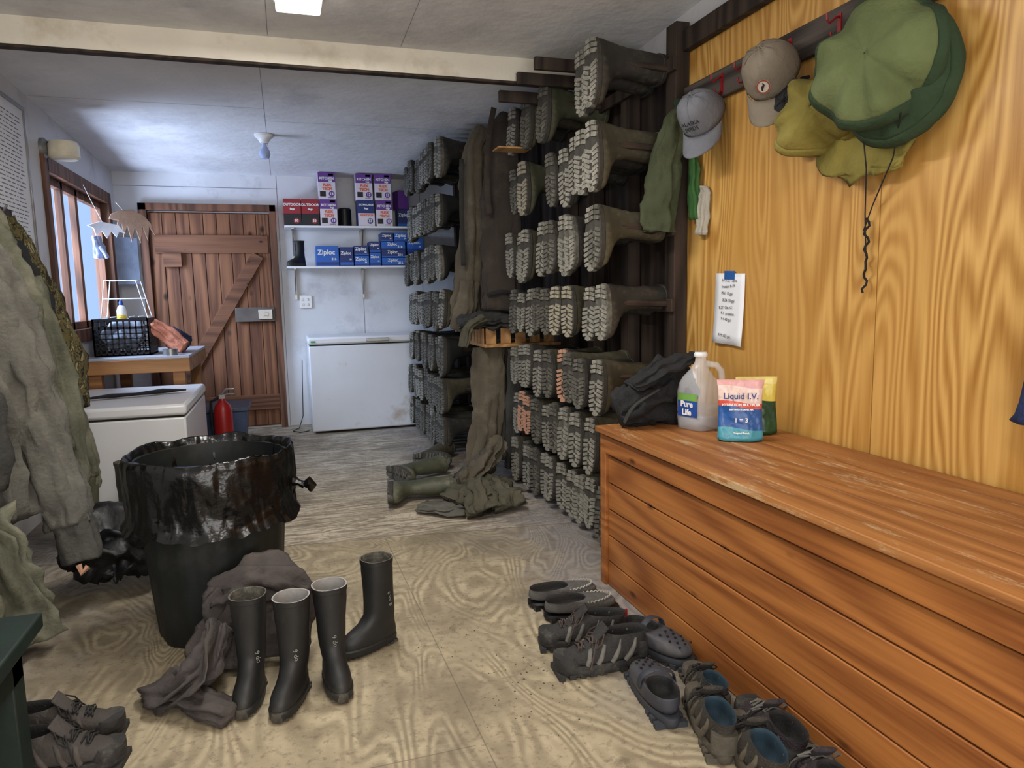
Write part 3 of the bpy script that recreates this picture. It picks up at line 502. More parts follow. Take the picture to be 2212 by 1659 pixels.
# ---------------- shoes
def shoe_set(kind,upm,som,lin,lace,pan=None):
    if kind=="hiker": lv=[(.028,-.1,.19,.044),(.045,-.102,.188,.046),(.06,-.1,.168,.044),(.074,-.098,.125,.042),(.088,-.098,.085,.04),(.1,-.102,.05,.038),(.112,-.106,.03,.036),(.108,-.097,.022,.029),(.045,-.09,.05,.034)];st=.034
    elif kind=="moc": lv=[(.018,-.1,.185,.047),(.045,-.102,.184,.05),(.06,-.1,.165,.045),(.066,-.096,.1,.042),(.07,-.096,.06,.042),(.066,-.088,.052,.035),(.03,-.085,.07,.036)];st=.02
    else: lv=[(.022,-.09,.185,.052),(.05,-.09,.19,.056),(.07,-.088,.165,.052),(.082,-.086,.1,.046),(.078,-.084,.045,.043),(.072,-.078,.035,.036),(.035,-.075,.05,.038)];st=.03
    q=B();Rr=[rg(z,xb,xf,hw,28,2.35,.13 if z<.07 else .0) for z,xb,xf,hw in lv];k=len(lv)-2
    q.loft(Rr[:k],0,True,False);q.loft(Rr[k-1:],1,False,True)
    P=[("upper",q.mesh("u",[upm,lin],180),1)]
    q=B()
    q.loft([rg(z,-.102-o,.194+o,.048+o,28,2.4,.15) for z,o in ((0,-.004),(.005,.0),(st-.008,.003),(st,.0))])
    for i in range(9):
        if i==3: continue
        x=-.09+i*.033;q.box(x,x+.02,-.047,.047,-.004,.012)
    P.append(("sole",q.mesh("s",som,35),0))
    if kind=="hiker":
        q=B();xs=[.052,.07,.088,.106,.124]
        zz=lambda x:.103-(x-.045)*.33+.004
        for i,x in enumerate(xs):
            s=1 if i%2 else -1
            q.tube([(x,-.024,zz(x)-.006),(x+.006*s,0,zz(x)+.004),(x+.012*s,.024,zz(x)-.006)],.0028,6)
            q.tube([(x+.01*s,-.024,zz(x)-.006),(x,0,zz(x)+.005),(x-.004,.024,zz(x)-.006)],.0026,6)
        for s in (-1,1):
            q.tube([(.05,0,.108),(.045,s*.03,.118),(.06,s*.05,.1),(.075,s*.045,.085),(.055,s*.015,.104)],.0024,6)
            q.tube([(.05,0,.108),(.07,s*.03,.1),(.09,s*.055,.06),(.1,s*.062,.03)],.0024,6)
        P.append(("laces",q.mesh("l",lace),0))
        q=B();q.cloth([(.075,0,.09,.024,.005),(.05,0,.112,.027,.006),(.03,0,.135,.028,.006)],side=(0,1,0),folds=2,amp=.02,rough=.002,n=16,seg=3);P.append(("tongue",q.mesh("t",upm,180),0))
        q=B();q.loft([rg(z,-.106,-.06,hw,16,2.5,0) for z,hw in ((.03,.036),(.075,.036),(.08,.033))]);P.append(("heel_counter",q.mesh("h",som),0))
        q=B();q.loft([rg(z,xb,.196,hw,20,2.3,0) for z,hw,xb in ((.03,.047,.11),(.046,.047,.118),(.058,.040,.13))]);P.append(("toe_cap",q.mesh("h",som),0))
        if pan:
            for s in (-1,1):
                q=B()
                for x,tl in ((-.05,.9),(.0,.7),(.05,.6),(.09,.4)):
                    y0=.0425+.002*(x>0.02);y1=.034 if x<.08 else .027;zt=.098 if x<.03 else .094-(x-.03)*.33
                    q.tube([(x+.034*tl,s*(y0-.001),.034),(x+.016*tl,s*y0,.052),(x,s*(y1+.0035),.074),(x-.006,s*(y1-.001),zt)],[.008,.0085,.007,.005],8)
                P.append(("overlay",q.mesh("ov",pan,60),0))
    if kind=="moc":
        q=B();pts=[]
        for i in range(41):
            t=-1.9+3.8*i/40;pts.append((.075+.085*math.cos(t),.043*math.sin(t)*1.0,.061+.006*math.cos(t*1)+(.003 if i%2 else -.003)))
        q.tube(pts,.0028,5);P.append(("stitching",q.mesh("st",lace),0))
    if kind=="clog":
        q=B();q.cloth([(.03,-.055,.06,.013,.003),(.025,-.045,.095,.013,.003),(.022,0,.112,.013,.003),(.025,.045,.095,.013,.003),(.03,.055,.06,.013,.003)],side=(1,0,0),folds=2,amp=0,rough=0,n=12,seg=5)
        P.append(("strap",q.mesh("sp",lace,180),0))
        q=B()
        for i in range(5):
            for jj in range(-2,3):
                if (i+jj)%2==0:
                    x=.085+i*.02;y=jj*.014;z=.0885-(x-.085)*.16-abs(y)*.14;q.tube([(x,y,z-.004),(x,y,z)],.004,8)
        P.append(("vent_holes",q.mesh("vh",M['ink']),0))
    return P
def shoe(P,name,loc,rz,label,group,flip=False,sc=1):
    o=top(name,label,"shoe",(loc[0],loc[1],.004),(0,0,rz),group)
    for nm,me,sb in P: part(o,nm,me,sub=sb)
    o.scale=(sc,-sc if flip else sc,sc);return o
dk=mat("shoe_black",c(30,29,28),.8,.2,30,.3,120);gy=mat("shoe_grey",c(100,98,92),.8,.2,30,.3,120)
soleb=mat("shoe_sole",c(42,41,40),.75,.25,30,.3,100,dirt=c(76,73,66),dt=.6);solet=mat("taupe_shoe_sole",c(78,72,62),.75,.2,30,.3)
msh=mat("dark_mesh",c(48,47,46),.9,.2,60,.6,200);msh2=mat("brown_mesh",c(56,52,46),.9,.2,60,.6,200);msh3=mat("plum_mesh",c(50,43,46),.9,.2,60,.6,200)
H1=shoe_set("hiker",msh,soleb,dk,mat("rust_lace",c(66,54,50),.8),gy)
H2=shoe_set("hiker",msh2,solet,mat("blue_insole",c(34,54,66),.8),dk,mat("taupe_overlay",c(88,81,69),.85,.2,30,.3))
H3=shoe_set("hiker",msh3,soleb,dk,gy,mat("plum_overlay",c(70,60,64),.85,.2,30,.3))
H4=shoe_set("hiker",mat("brown_suede",c(62,57,54),.85,.2,20,.3,120),soleb,dk,dk,mat("brown_overlay",c(72,66,62),.85,.2,30,.3))
MC=shoe_set("moc",mat("grey_felt",c(84,82,80),.9,.2,30,.4,150),M['blkpl'],dk,mat("pale_stitch",c(160,156,146),.8))
CL=shoe_set("clog",mat("slate_clog",c(56,57,64),.65,.15,10,.05,dirt=c(82,80,78)),mat("clog_sole",c(50,52,58),.7),dk,mat("slate_strap",c(48,50,58),.6))
g="shoes lined up by the bench"
shoe(MC,"slip_on_shoe",(.93,2.47),.0,"grey slip-on moccasin with pale stitching, against its pair",g)
shoe(MC,"slip_on_shoe",(.95,2.345),-.03,"grey slip-on moccasin with pale stitching, on plywood floor",g,True)
shoe(H1,"hiking_shoe",(.95,2.12),2.9,"grey and black hiking shoe with loose laces",g)
shoe(H1,"hiking_shoe",(.95,1.97),3.08,"grey and black hiking shoe with untied laces trailing",g,True,1.04)
cl=shoe(CL,"clog",(1.1,2.04),-1.2,"slate grey clog with strap and red pull tab by the bench",g)
part(cl,"pull_tab",B().box(-.098,-.09,-.012,.012,.05,.1).mesh("pt",mat("red_tab",c(140,30,36),.6)),bev=.003)
shoe(CL,"clog",(.965,1.70),1.42,"slate grey clog with dusty strap",g,True)
shoe(H2,"hiking_shoe",(1.03,1.52),1.25,"tan and black hiking shoe with blue insole",g)
shoe(H2,"hiking_shoe",(1.12,1.68),1.4,"tan hiking shoe tucked against the bench",g,True,.8)
shoe(H2,"hiking_shoe",(1.055,1.36),1.3,"tan hiking shoe with blue insole, heel outward",g,True)
shoe(H3,"hiking_shoe",(1.148,1.41),1.4,"plum grey hiking shoe beside the bench",g)
shoe(H3,"hiking_shoe",(1.125,1.21),1.25,"plum hiking shoe with pale laces",g,True)
g="brown shoes by the green stool"
shoe(H4,"walking_shoe",(-.69,2.11),-.05,"brown suede lace-up shoe beside the green stool",g)
shoe(H4,"walking_shoe",(-.66,1.98),-.12,"dusty brown suede shoe with dark laces on the floor",g,True)
bb=B();rr_=random.Random(3)
for i in range(70):
    cx_,cy_=rr_.choice(((.66,2.05),(.75,1.95),(.62,1.85),(.5,2.4)));x=cx_+rr_.gauss(0,.07);y=cy_+rr_.gauss(0,.09);s=rr_.uniform(.001,.0028)
    bb.box(x-s,x+s,y-s*.7,y+s*.7,0,s*.7,mx=Matrix.Translation((x,y,0))@Matrix.Rotation(rr_.uniform(0,3),4,'Z')@Matrix.Translation((-x,-y,0)))
cbm=solo("dirt_crumbs",bb.mesh("d",mat("dried_mud",c(84,72,56),.95,.3,60)),"scattered dried mud crumbs on the plywood floor","dirt");cbm["kind"]="stuff"
# ---------------- freezers
M['frz']=mat("white_enamel",c(214,215,218),.3,.04,3,.02,10)
M['frz2']=mat("rust_stained_enamel",c(208,212,219),.3,.04,3,.02,10,dirt=c(160,136,116),dt=.66)
def freezer(name,label,x0,x1,y0,y1,h,mm,hx=None):
    o=top(name,label,"freezer",(x0,y0,0));w,d=x1-x0,y1-y0
    part(o,"body",B().box(0,w,0,d,.02,h-.075).mesh("b",mm),bev=.012)
    part(o,"lid",B().box(-.008,w+.008,-.015,d,h-.065,h).mesh("l",M['frz']),bev=.018)
    part(o,"gasket",B().box(.01,w-.01,.005,d-.01,h-.076,h-.064).mesh("g",M['dkgrey']))
    if hx is not None:
        part(o,"handle",B().box(hx,hx+.2,-.035,-.012,h-.05,h-.02).mesh("h",M['metal']),bev=.004);
        part(o,"indicator",B().box(.02,.06,-.02,-.013,h-.045,h-.03).mesh("i",mat("green_light",c(40,160,90),.4)))
    return o
freezer("chest_freezer","white chest freezer with rust stains below shelves",.17,1.32,6.44,6.98,.86,M['frz2'],.5)
freezer("chest_freezer","low white chest freezer beneath the window",-1.31,-.58,4.38,5.4,.62,M['frz'])
solo("power_cord",B().tube([(.12,6.975,.62),(.11,6.96,.4),(.1,6.93,.1),(.06,6.8,.008),(.0,6.65,.008),(.06,6.55,.008),(.14,6.6,.008)],.004).mesh("pc",M['blkpl']),"black power cord trailing to the floor by the freezer","cord")
bb=B().tube([(-.02,0,.006),(.1,.03,.008),(.2,.0,.012),(.32,.05,.01),(.42,.02,.008)],[.01,.03,.02,.035,.01],8)
sp=solo("tool_sheath",bb.mesh("s",M['black']),"flat dark leather sheath lying on the freezer lid","sheath",(-1.15,4.72,.635),rot=(0,0,.3))
sp.scale=(1.3,1.2,.45)
TZ=.035
tb=top("work_table","wooden table with grey top by the window","table",(-1.35,5.47,TZ))
M['pinex']=wood("orange_pine",c(126,84,48),c(164,118,74),0,.08,4,14,.5)
part(tb,"top",B().box(0,.68,0,1.05,.765,.785).mesh("t",mat("grey_laminate",c(166,170,180),.35,.06,6,.02)),bev=.003)
part(tb,"apron",B().box(.0,.68,-.004,1.05,.67,.765).mesh("a",M['pinex']),bev=.004)
for x,y in ((.03,.02),(.56,.02),(.03,.96),(.56,.96)): part(tb,"leg",B().box(x,x+.08,y,y+.08,-TZ,.67).mesh("l",M['pinex']),bev=.004)
ct=top("milk_crate","black plastic milk crate filled with odds and ends","crate",(-1.30,5.62,.785+TZ))
bb=B();W,D,H=.36,.32,.25
for z in (0,.245): 
    for (x0,x1,y0,y1) in ((0,W,0,.012),(0,W,D-.012,D),(0,.012,0,D),(W-.012,W,0,D)): bb.box(x0,x1,y0,y1,z,z+.02)
bb.box(0,W,0,D,0,.01)
for z in (.05,.085,.12,.155,.19):
    for (x0,x1,y0,y1) in ((0,W,0,.01),(0,W,D-.01,D),(0,.01,0,D),(W-.01,W,0,D)): bb.box(x0,x1,y0,y1,z,z+(.008 if z!=.19 else .02))
for i in range(10):
    x=i*W/9*.97
    bb.box(x,x+.01,0,.01,0,.25);bb.box(x,x+.01,D-.01,D,0,.25)
    y=i*D/9*.97;bb.box(0,.01,y,y+.01,0,.25);bb.box(W-.01,W,y,y+.01,0,.25)
part(ct,"basket",bb.mesh("c",M['blkpl']))
gar("rag_bundle","pale rags stuffed inside the crate","rags",[("cloth",[(-1.24,5.78,.9,.08,.05),(-1.14,5.78,.97,.1,.1),(-1.02,5.78,.94,.08,.07)],dict(side=(0,1,0),folds=6,amp=.3,seed=50,rough=.04))],gmat("pale_rag",c(150,158,176)))
wr=top("wire_rack","white coated wire rack standing on the crate","wire rack",(-1.25,5.68,1.05+TZ))
bb=B();q=.004
for y in (0,.18):
    bb.tube([(0,y,0),(.04,y,.27),(.24,y,.27),(.3,y,0)],q);bb.tube([(.02,y,.14),(.27,y,.14)],q)
for x,z in ((0,0),(.04,.27),(.24,.27),(.3,0),(.1,.27),(.17,.27)): bb.tube([(x,0,z),(x,.18,z)],q)
for i in range(6): bb.tube([(i*.06,0,.01),(i*.06,.18,.01)],q)
part(wr,"frame",bb.mesh("w",M['whtpl']))
bt=top("squeeze_bottle","small white squeeze bottle with blue and yellow label","bottle",(-1.13,5.75,1.05))
part(bt,"body",B().lathe([(.001,0),(.03,0),(.032,.02),(.032,.09),(.022,.12),(.012,.13)],20).mesh("b",M['whtpl']))
part(bt,"cap",B().lathe([(.014,.13),(.014,.15),(.004,.17),(.001,.17)],16).mesh("c",mat("blue_cap",c(40,80,170),.4)))
part(bt,"label",B().lathe([(.033,.02),(.033,.06)],20).mesh("c",mat("yellow_label",c(220,190,60),.4)))
gar("orange_float_bag","salmon orange dry bag leaning on dark gear","bag",[("bag",[(-.94,5.75,1.04,.035,.03),(-.88,5.73,.99,.055,.04),(-.79,5.7,.91,.055,.045),(-.72,5.68,.865,.05,.03)],dict(side=(.5,.5,.6),folds=4,amp=.2,seed=52,rough=.02))],gmat("salmon_nylon",c(184,118,94)))
gar("gear_bundle","dark blue and black gear heaped on the table","gear",[("cloth",[(-.86,5.84,.87,.07,.04),(-.80,5.86,.91,.1,.07),(-.72,5.86,.87,.08,.04)],dict(side=(0,1,0),folds=5,amp=.35,seed=53,rough=.05))],gmat("navy_cloth",c(36,40,66)))
solo("tape_roll",B().lathe([(.035,0),(.05,0),(.05,.045),(.035,.045),(.035,0)],28).mesh("t",M['metal']),"roll of grey tape lying on the table","tape",(-.80,5.54,.785+TZ))
fe=top("fire_extinguisher","red fire extinguisher standing beside the blue tote","fire extinguisher",(-.5,5.75,0))
red=mat("red_enamel",c(150,28,26),.35,.1,5,0)
part(fe,"cylinder",B().lathe([(.001,0),(.06,0),(.068,.02),(.068,.36),(.055,.41),(.025,.44),(.02,.46)],28).mesh("c",red))
bb=B().box(-.02,.02,-.02,.02,.46,.49);bb.tube([(0,0,.49),(.03,0,.53),(.09,0,.53)],.008);bb.tube([(0,0,.48),(.04,0,.49),(.09,0,.49)],.007);part(fe,"valve_handle",bb.mesh("v",M['metal']))
part(fe,"hose",B().tube([(-.02,0,.47),(-.08,-.01,.44),(-.085,-.02,.3),(-.075,-.03,.15)],.011,8).mesh("h",M['blkpl']))
tt=top("storage_tote","dark blue plastic tote with a grey-blue lid","storage box",(-.52,6.1,0))
part(tt,"bin",B().loft([[(-.16+o,-.2+o,z),(.18-o,-.2+o,z),(.18-o,.22-o,z),(-.16+o,.22-o,z)] for z,o in ((0,.03),(.33,0))]).mesh("b",mat("slate_blue_plastic",c(62,76,108),.5)),bev=.01)
part(tt,"lid",B().box(-.18,.2,-.22,.24,.33,.365).mesh("l",mat("lid_blue",c(66,78,98),.45)),bev=.008)
# ---------------- shelves and boxes
for z,x1 in ((1.85,1.35),(1.49,1.35)):
    s=top("wall_shelf","white board shelf on grey metal brackets","shelf",(.03,6.72,z-.018))
    part(s,"board",B().box(0,x1-.03,0,.27,0,.018).mesh("b",M['whtpl']),bev=.002)
    for x in (.06,.68): 
        bb=B();bb.box(x,x+.02,.255,.275,-.28,0);bb.box(x,x+.02,.03,.27,-.008,0);bb.tube([(x+.01,.06,-.01),(x+.01,.262,-.24)],.006)
        part(s,"bracket",bb.mesh("br",M['metal']))
pur=mat("purple_card",c(100,56,136),.5,.05,5,0);wht=mat("white_card",c(214,206,214),.5,.03,5,0);org=mat("orange_print",c(226,92,40),.5,0,5,0)
rdc=mat("red_card",c(150,34,44),.5,.05,5,0);blu=mat("blue_card",c(36,96,180),.5,.06,5,0);dbl=mat("dark_blue_card",c(30,50,108),.5,.06,5,0);blc=mat("black_card",c(24,24,30),.5,.05,5,0)
def carton(x,z,w,h,kind,y=6.74,d=.2,rz=0):
    col={'K':('white and purple kitchen bag carton',wht),'O':('red and black outdoor bag carton',rdc),'X':('dark blue extra large bag carton',dbl),'Z':('blue zip bag carton',blu),'D':('dark blue zip bag carton',dbl),'P':('purple bag carton',pur)}[kind]
    o=top("carton",col[0]+" on the wall shelf","box",(x,y,z),(0,0,rz),"cartons on the wall shelves")
    part(o,"box",B().box(0,w,0,d,0,h).mesh("b",col[1]),bev=.0015)
    def pn(nm,a,bq,cc,dd,m): part(o,nm,B().box(a,bq,-.001,.0005,cc,dd).mesh("p",m))
    T=lambda s,sz,px,pz,m,bo=.001: txt(o,s,sz,(px,-.002,pz),FY,m,bold=bo)
    bdg=lambda m,px,pz:part(o,"badge",B().lathe([(.001,0),(w*.17,0),(w*.17,.001),(.001,.001)],20).mesh("c",m),(px,-.001,pz),FY)
    if kind=='K':
        pn("band",0,w,h*.64,h,pur);T("KITCHEN",w*.2,w*.5,h*.78,M['whtpl']);T("bags",w*.13,w*.72,h*.69,M['whtpl'])
        pn("picture",w*.08,w*.42,h*.1,h*.3,blc);T("FLEX\nTECH",w*.22,w*.5,h*.46,org,.0015);bdg(pur,w*.76,h*.2);T("13",w*.22,w*.76,h*.2,M['whtpl']).location.y=-.003
        T("200 BAGS",w*.08,w*.7,h*.06,M['ink'],0);pn("price_sign",w*.6,w*.9,h*.88,h*.96,wht)
    elif kind=='O':
        pn("band",0,w,0,h*.45,blc);T("OUTDOOR",w*.2,w*.5,h*.78,M['whtpl']);T("Bags",w*.15,w*.5,h*.62,M['whtpl']);bdg(rdc,w*.72,h*.18);T("50",w*.2,w*.72,h*.18,M['whtpl']).location.y=-.003
    elif kind=='X':
        pn("band",0,w,0,h*.5,wht);T("EXTRA LARGE",w*.14,w*.5,h*.82,M['whtpl']);T("Bags",w*.14,w*.5,h*.68,M['whtpl']);T("FLEXTECH",w*.17,w*.5,h*.42,org);bdg(dbl,w*.72,h*.2);T("33",w*.22,w*.72,h*.2,M['whtpl']).location.y=-.003
    elif kind in'ZD':
        T("Ziploc",min(w*.3,h*.5),w*.45,h*.68,M['whtpl']);pn("band",0,w,h*.05,h*.2,M['navy'] if kind=='Z' else blu)
        T("216" if w>.17 else "54",w*.14,w*.78,h*.35,M['whtpl'])
    return o
Z1,Z2=1.85,1.49
for x,z,k in ((-.0,Z1,'O'),(.155,Z1,'O'),(.315,Z1,'K'),(.31,Z1+.236,'K'),(.65,Z1,'X'),(.64,Z1+.236,'K'),(.815,Z1,'K'),(.81,Z1+.236,'K')):
    carton(x+.03 if x else .03,z,.15,.235,k)
carton(1.06,Z1+.166,.1,.17,'P',6.78,.15,.2);carton(1.05,Z1,.13,.165,'D',6.8,.15)
solo("steel_tin",B().lathe([(.001,0),(.06,0),(.06,.16),(.05,.17),(.001,.17)],24).mesh("t",M['blkpl']),"black tin between the cartons","tin",(.57,6.86,Z1))
for x,z,w,h,k in ((.29,Z2,.2,.18,'Z'),(.5,Z2,.12,.17,'D'),(.63,Z2,.13,.09,'Z'),(.63,Z2+.092,.13,.09,'D'),(.77,Z2,.1,.12,'Z'),(.77,Z2+.122,.1,.1,'D'),(.88,Z2+.15,.22,.07,'Z'),(.88,Z2+.222,.11,.08,'D'),(1.0,Z2+.222,.13,.08,'Z'),(.88,Z2+.075,.22,.073,'D'),(.88,Z2,.22,.073,'Z'),(1.12,Z2,.15,.13,'D'),(1.12,Z2+.132,.15,.12,'Z')):
    carton(x,z,w,h,k,6.73)
boot(2,(.15,6.84,Z2+.01),M['rubblk'],M['rubblk'],"small black rubber boot standing on the lower shelf",rot=(0,0,-2.6)).scale=(.7,.7,.62)
ol=top("wall_outlet","white double wall outlet plate","outlet",(.13,6.985,1.11))
part(ol,"plate",B().box(0,.11,0,.015,0,.12).mesh("p",M['whtpl']),bev=.004)
for x in (.03,.075):
    for z in (.035,.08): part(ol,"socket",B().box(x-.008,x+.008,-.003,.002,z-.010,z+.010).mesh("s",M['metal']),bev=.002)
# ---------------- ceiling bulb & fixtures
lb=top("ceiling_lamp","porcelain socket with an unlit spiral bulb","lamp",(-.08,5.55,cz(5.55)))
part(lb,"socket",B().lathe([(.065,0),(.065,-.015),(.045,-.03),(.03,-.055),(.03,-.06),(.001,-.06)],28).mesh("s",M['whtpl']))
part(lb,"bulb",B().lathe([(.016,-.05),(.016,-.08),(.034,-.11),(.038,-.14),(.028,-.165),(.001,-.172)],24).mesh("b",mat("bulb_glass",c(170,185,225),.2)))
wl=top("wall_lamp","white porcelain wall lamp above the window","lamp",(XL,5.1,2.14))
part(wl,"base",B().lathe([(.001,0),(.06,0),(.06,.02),(.04,.04)],24).mesh("b",M['metal']),rot=(0,rad(90),0))
part(wl,"shade",B().lathe([(.001,.05),(.075,.05),(.085,.03),(.085,-.04),(.07,-.055),(.001,-.055)],28).mesh("s",mat("cream_glass",c(214,206,182),.3)),loc=(.12,0,-.01))
part(wl,"arm",B().tube([(.02,0,0),(.06,0,0)],.03,12).mesh("a",M['metal']))
lf=top("ceiling_light","white fluorescent ceiling light fixture, lit","lamp",(.12,2.65,cz(3.3)))
part(lf,"housing",B().box(-.1,.1,-.62,.62,-.03,0).mesh("h",M['whtpl']),bev=.005)
part(lf,"diffuser",B().box(-.09,.09,-.6,.6,-.075,-.03).mesh("d",emis("lit_diffuser",(1,.95,.86,1),3.0)),bev=.01)
mp=top("wall_chart","large printed chart in a thin pale frame","chart",(XL,3.75,1.3))
part(mp,"sheet",B().box(0,.008,0,1.03,0,.98).mesh("s",M['paper']))
bb=B()
for i in range(40): 
    z=.06+i*.022
    y=.05
    while y<.93:
        l=random.uniform(.02,.09);bb.box(.008,.0085,y,min(y+l,.97),z,z+.006);y+=l+.02
part(mp,"print",bb.mesh("p",mat("grey_print",c(120,122,130),.8)))
bb=B();bb.box(0,.018,-.02,0,-.02,1.0);bb.box(0,.018,1.03,1.05,-.02,1.0);bb.box(0,.018,0,1.03,.98,1.0);bb.box(0,.018,0,1.03,-.02,0)
part(mp,"frame",bb.mesh("f",M['metal']),bev=.002)
at=top("moose_antler","pale brown palmate antler hanging at the window head","antler",(-1.13,6.3,1.80))
bb=B().prism([(-.16,.10),(-.08,.14),(.04,.15),(.14,.10),(.2,.02),(.23,-.10),(.18,-.02),(.16,-.16),(.12,-.03),(.09,-.18),(.05,-.03),(.01,-.17),(-.02,-.02),(-.06,-.13),(-.07,.01),(-.12,-.04),(-.1,.04),(-.18,.05)],-.008,.008)
part(at,"palm",bb.mesh("a",mat("antler_bone",c(130,102,82),.7,.2)),bev=.005,rot=(0,0,.35))
part(at,"cord",B().tube([(-.04,0,.13),(-.1,-.04,.22)],.002).mesh("c",M['whtpl']))
at.scale=(.78,.78,.78)
ja=top("jaw_bone","small white jaw bone hanging on a cord","bone",(-1.2,5.75,1.72))
part(ja,"bone",B().prism([(-.1,.02),(-.02,.05),(.1,.03),(.14,-.03),(.1,-.02),(.08,-.06),(.05,-.02),(.02,-.07),(-.01,-.02),(-.05,-.05),(-.06,0)],-.006,.006).mesh("a",mat("white_bone",c(190,190,196),.7)),bev=.004,rot=(0,0,.3))
part(ja,"cord",B().tube([(0,0,.04),(-.06,-.02,.2),(-.1,0,.3)],.002).mesh("c",M['whtpl']))
gar("work_glove","pale blue rubber glove hanging at the window","glove",[("palm",[(-1.27,5.85,1.68,.03,.015),(-1.26,5.85,1.6,.045,.02),(-1.26,5.85,1.52,.045,.02)],dict(side=(.6,.8,0),folds=4,amp=.2,seed=61,rough=.02)),("thumb",[(-1.24,5.82,1.6,.015,.012),(-1.2,5.8,1.52,.014,.01)],dict(side=(.6,.8,0),folds=3,amp=.1,seed=62,rough=.01))],gmat("pale_blue_rubber",c(150,160,190)))
cb=top("clipboard","grey-blue perforated clipboard hanging beside the window","clipboard",(-1.3,6.82,1.35))
part(cb,"board",B().box(0,.01,-.12,.14,0,.4).mesh("b",mat("slate_board",c(140,152,172),.5)),rot=(0,0,-.9),bev=.004)
# ---------------- hook rail + hats
M['railw']=wood("weathered_grey_wood",c(42,36,33),c(80,72,67),1,.08,4,20,.75)
rl=top("hook_rail","dark weathered board with red metal hooks","coat rail",(XR-.012,.2,2.0))
part(rl,"board",B().box(-.028,0,0,2.78,0,.115).mesh("b",M['railw']),bev=.004)
hk=B().tube([(-.028,0,.08),(-.045,0,.075),(-.07,0,.055),(-.08,0,.065),(-.082,0,.085)],.004,8);hk.tube([(-.028,0,.03),(-.045,0,.01),(-.06,0,.008),(-.065,0,.028)],.0035,8);hk.box(-.032,-.028,-.008,.008,.01,.09);hkm=hk.mesh("h",mat("red_hook_paint",c(130,24,30),.4,.1))
for y in (2.66,2.5,2.24,2.0,1.72,1.45,1.1,.7): part(rl,"hook",hkm,(0,y-.2,0))
def cap(loc,mx,m,label,logo=None,lm=None,logot=None,ls=.018):
    o=top("baseball_cap",label,"hat",loc,mx=mx)
    q=B();n=36;R_=[]
    for i in range(11):
        t=i/10*pi/2;e=math.cos(t)**.62 if t<1.57 else .001
        hh=.115*math.sin(t)**1.0
        R_.append([((.1*e-(.012*math.sin(t)))*math.cos(2*pi*j/n)+(.012*math.sin(t)),.08*e*math.sin(2*pi*j/n),hh*(1+.08*math.cos(2*pi*j/n)*math.sin(2*t))+.0012*math.cos(6*2*pi*j/n)+.006*noise.noise(Vector((j*.4,i*.5,loc[1]*9)))) for j in range(n)])
    q.loft(R_,0,False,True);part(o,"crown",q.mesh("c",m,180),sol=.003)
    q=B();rows=[]
    for i in range(7):
        u=i/6;row=[]
        for k_ in range(17):
            v_=-1.3+2.6*k_/16;x0=.1*math.cos(v_*.95);y0=.08*math.sin(v_)*1.0
            row.append((x0+u*.09*math.cos(v_*.9)**.5,y0*(1-.04*u),.002-.022*(math.sin(v_)**2)*(.3+u*.7)-.012*u))
        rows.append(row)
    q.loft(rows,0,False,False,closed=False);part(o,"brim",q.mesh("b",m,180),sol=.003)
    q=B()
    for k_ in range(3):
        a_=k_*pi/3+.0;pts=[]
        for i in range(-10,11):
            t=(10-abs(i))/10*pi/2;e=math.cos(t)**.62 if t<1.57 else .001;aa=a_ if i<0 else a_+pi
            pts.append(((.1*e-(.012*math.sin(t)))*math.cos(aa)+(.012*math.sin(t)),.08*e*math.sin(aa),.115*math.sin(t)*(1+.08*math.cos(aa)*math.sin(2*t))+.0015))
        q.tube(pts,.0016,5)
    part(o,"seam",q.mesh("sm",m))
    part(o,"button",B().lathe([(.008,.113),(.006,.12),(.001,.121)],12).mesh("bt",m))
    q=B();q.tube([(-.1,-.03,.004),(-.104,0,.0),(-.1,.03,.004)],.006);part(o,"strap",q.mesh("s",m))
    ml=Matrix.Translation((.0985,-.0,.055))@Matrix.Rotation(rad(90),4,'Z')@Matrix.Rotation(rad(66),4,'X')
    if logot: txt(o,logot,ls,(0,0,0),(0,0,0),lm).matrix_local=ml@Matrix.Translation((0,0,.002))
    if logo:
        part(o,"emblem",B().lathe([(.001,0),(.020,0),(.020,.0015),(.001,.0015)],24).mesh("e",logo)).matrix_local=ml
        q=B();q.lathe([(.016,.0015),(.0195,.0015),(.0195,.0025),(.016,.0025)],24);part(o,"emblem_ring",q.mesh("er",lm)).matrix_local=ml
        q=B();q.tube([(-.005,-.010,.002),(-.002,.0,.002),(.003,.004,.002),(.001,.011,.002)],[.002,.004,.003,.001],6);part(o,"emblem_mark",q.mesh("em",M['ink'])).matrix_local=ml
    return o
hang=lambda yaw=0,tilt=0,roll=0:Matrix.Rotation(yaw,3,'Z')@Matrix.Rotation(tilt,3,'Y')@Matrix.Rotation(roll,3,'X')@axes((0,0,-1),(-1,0,0))
gcap=gmat("grey_cap_cloth",c(110,112,119));tcap=gmat("tan_cap_cloth",c(120,110,96))
cap((1.735,2.72,1.93),hang(.45,.6,-.1),gcap,"grey baseball cap with dark print hanging on a hook",None,M['ink'],"ALASKA\nBIRDS",.02).scale=(1.15,)*3
cap((1.71,2.24,1.96),hang(.5,.55,-.15),tcap,"tan baseball cap with round emblem hanging on a hook",mat("emblem_cream",c(180,170,156),.7),mat("emblem_print",c(130,56,44),.7)).scale=(1.2,)*3
cap((1.765,2.16,1.84),hang(.3,.1),M['black'],"black cap hidden behind the tan cap").scale=(.9,)*3
gh=gmat("moss_green_canvas",c(88,98,60),c(100,109,72));dg=gmat("dark_green_canvas",c(40,58,36));yh=gmat("yellow_olive_canvas",c(122,111,50),c(136,125,66))
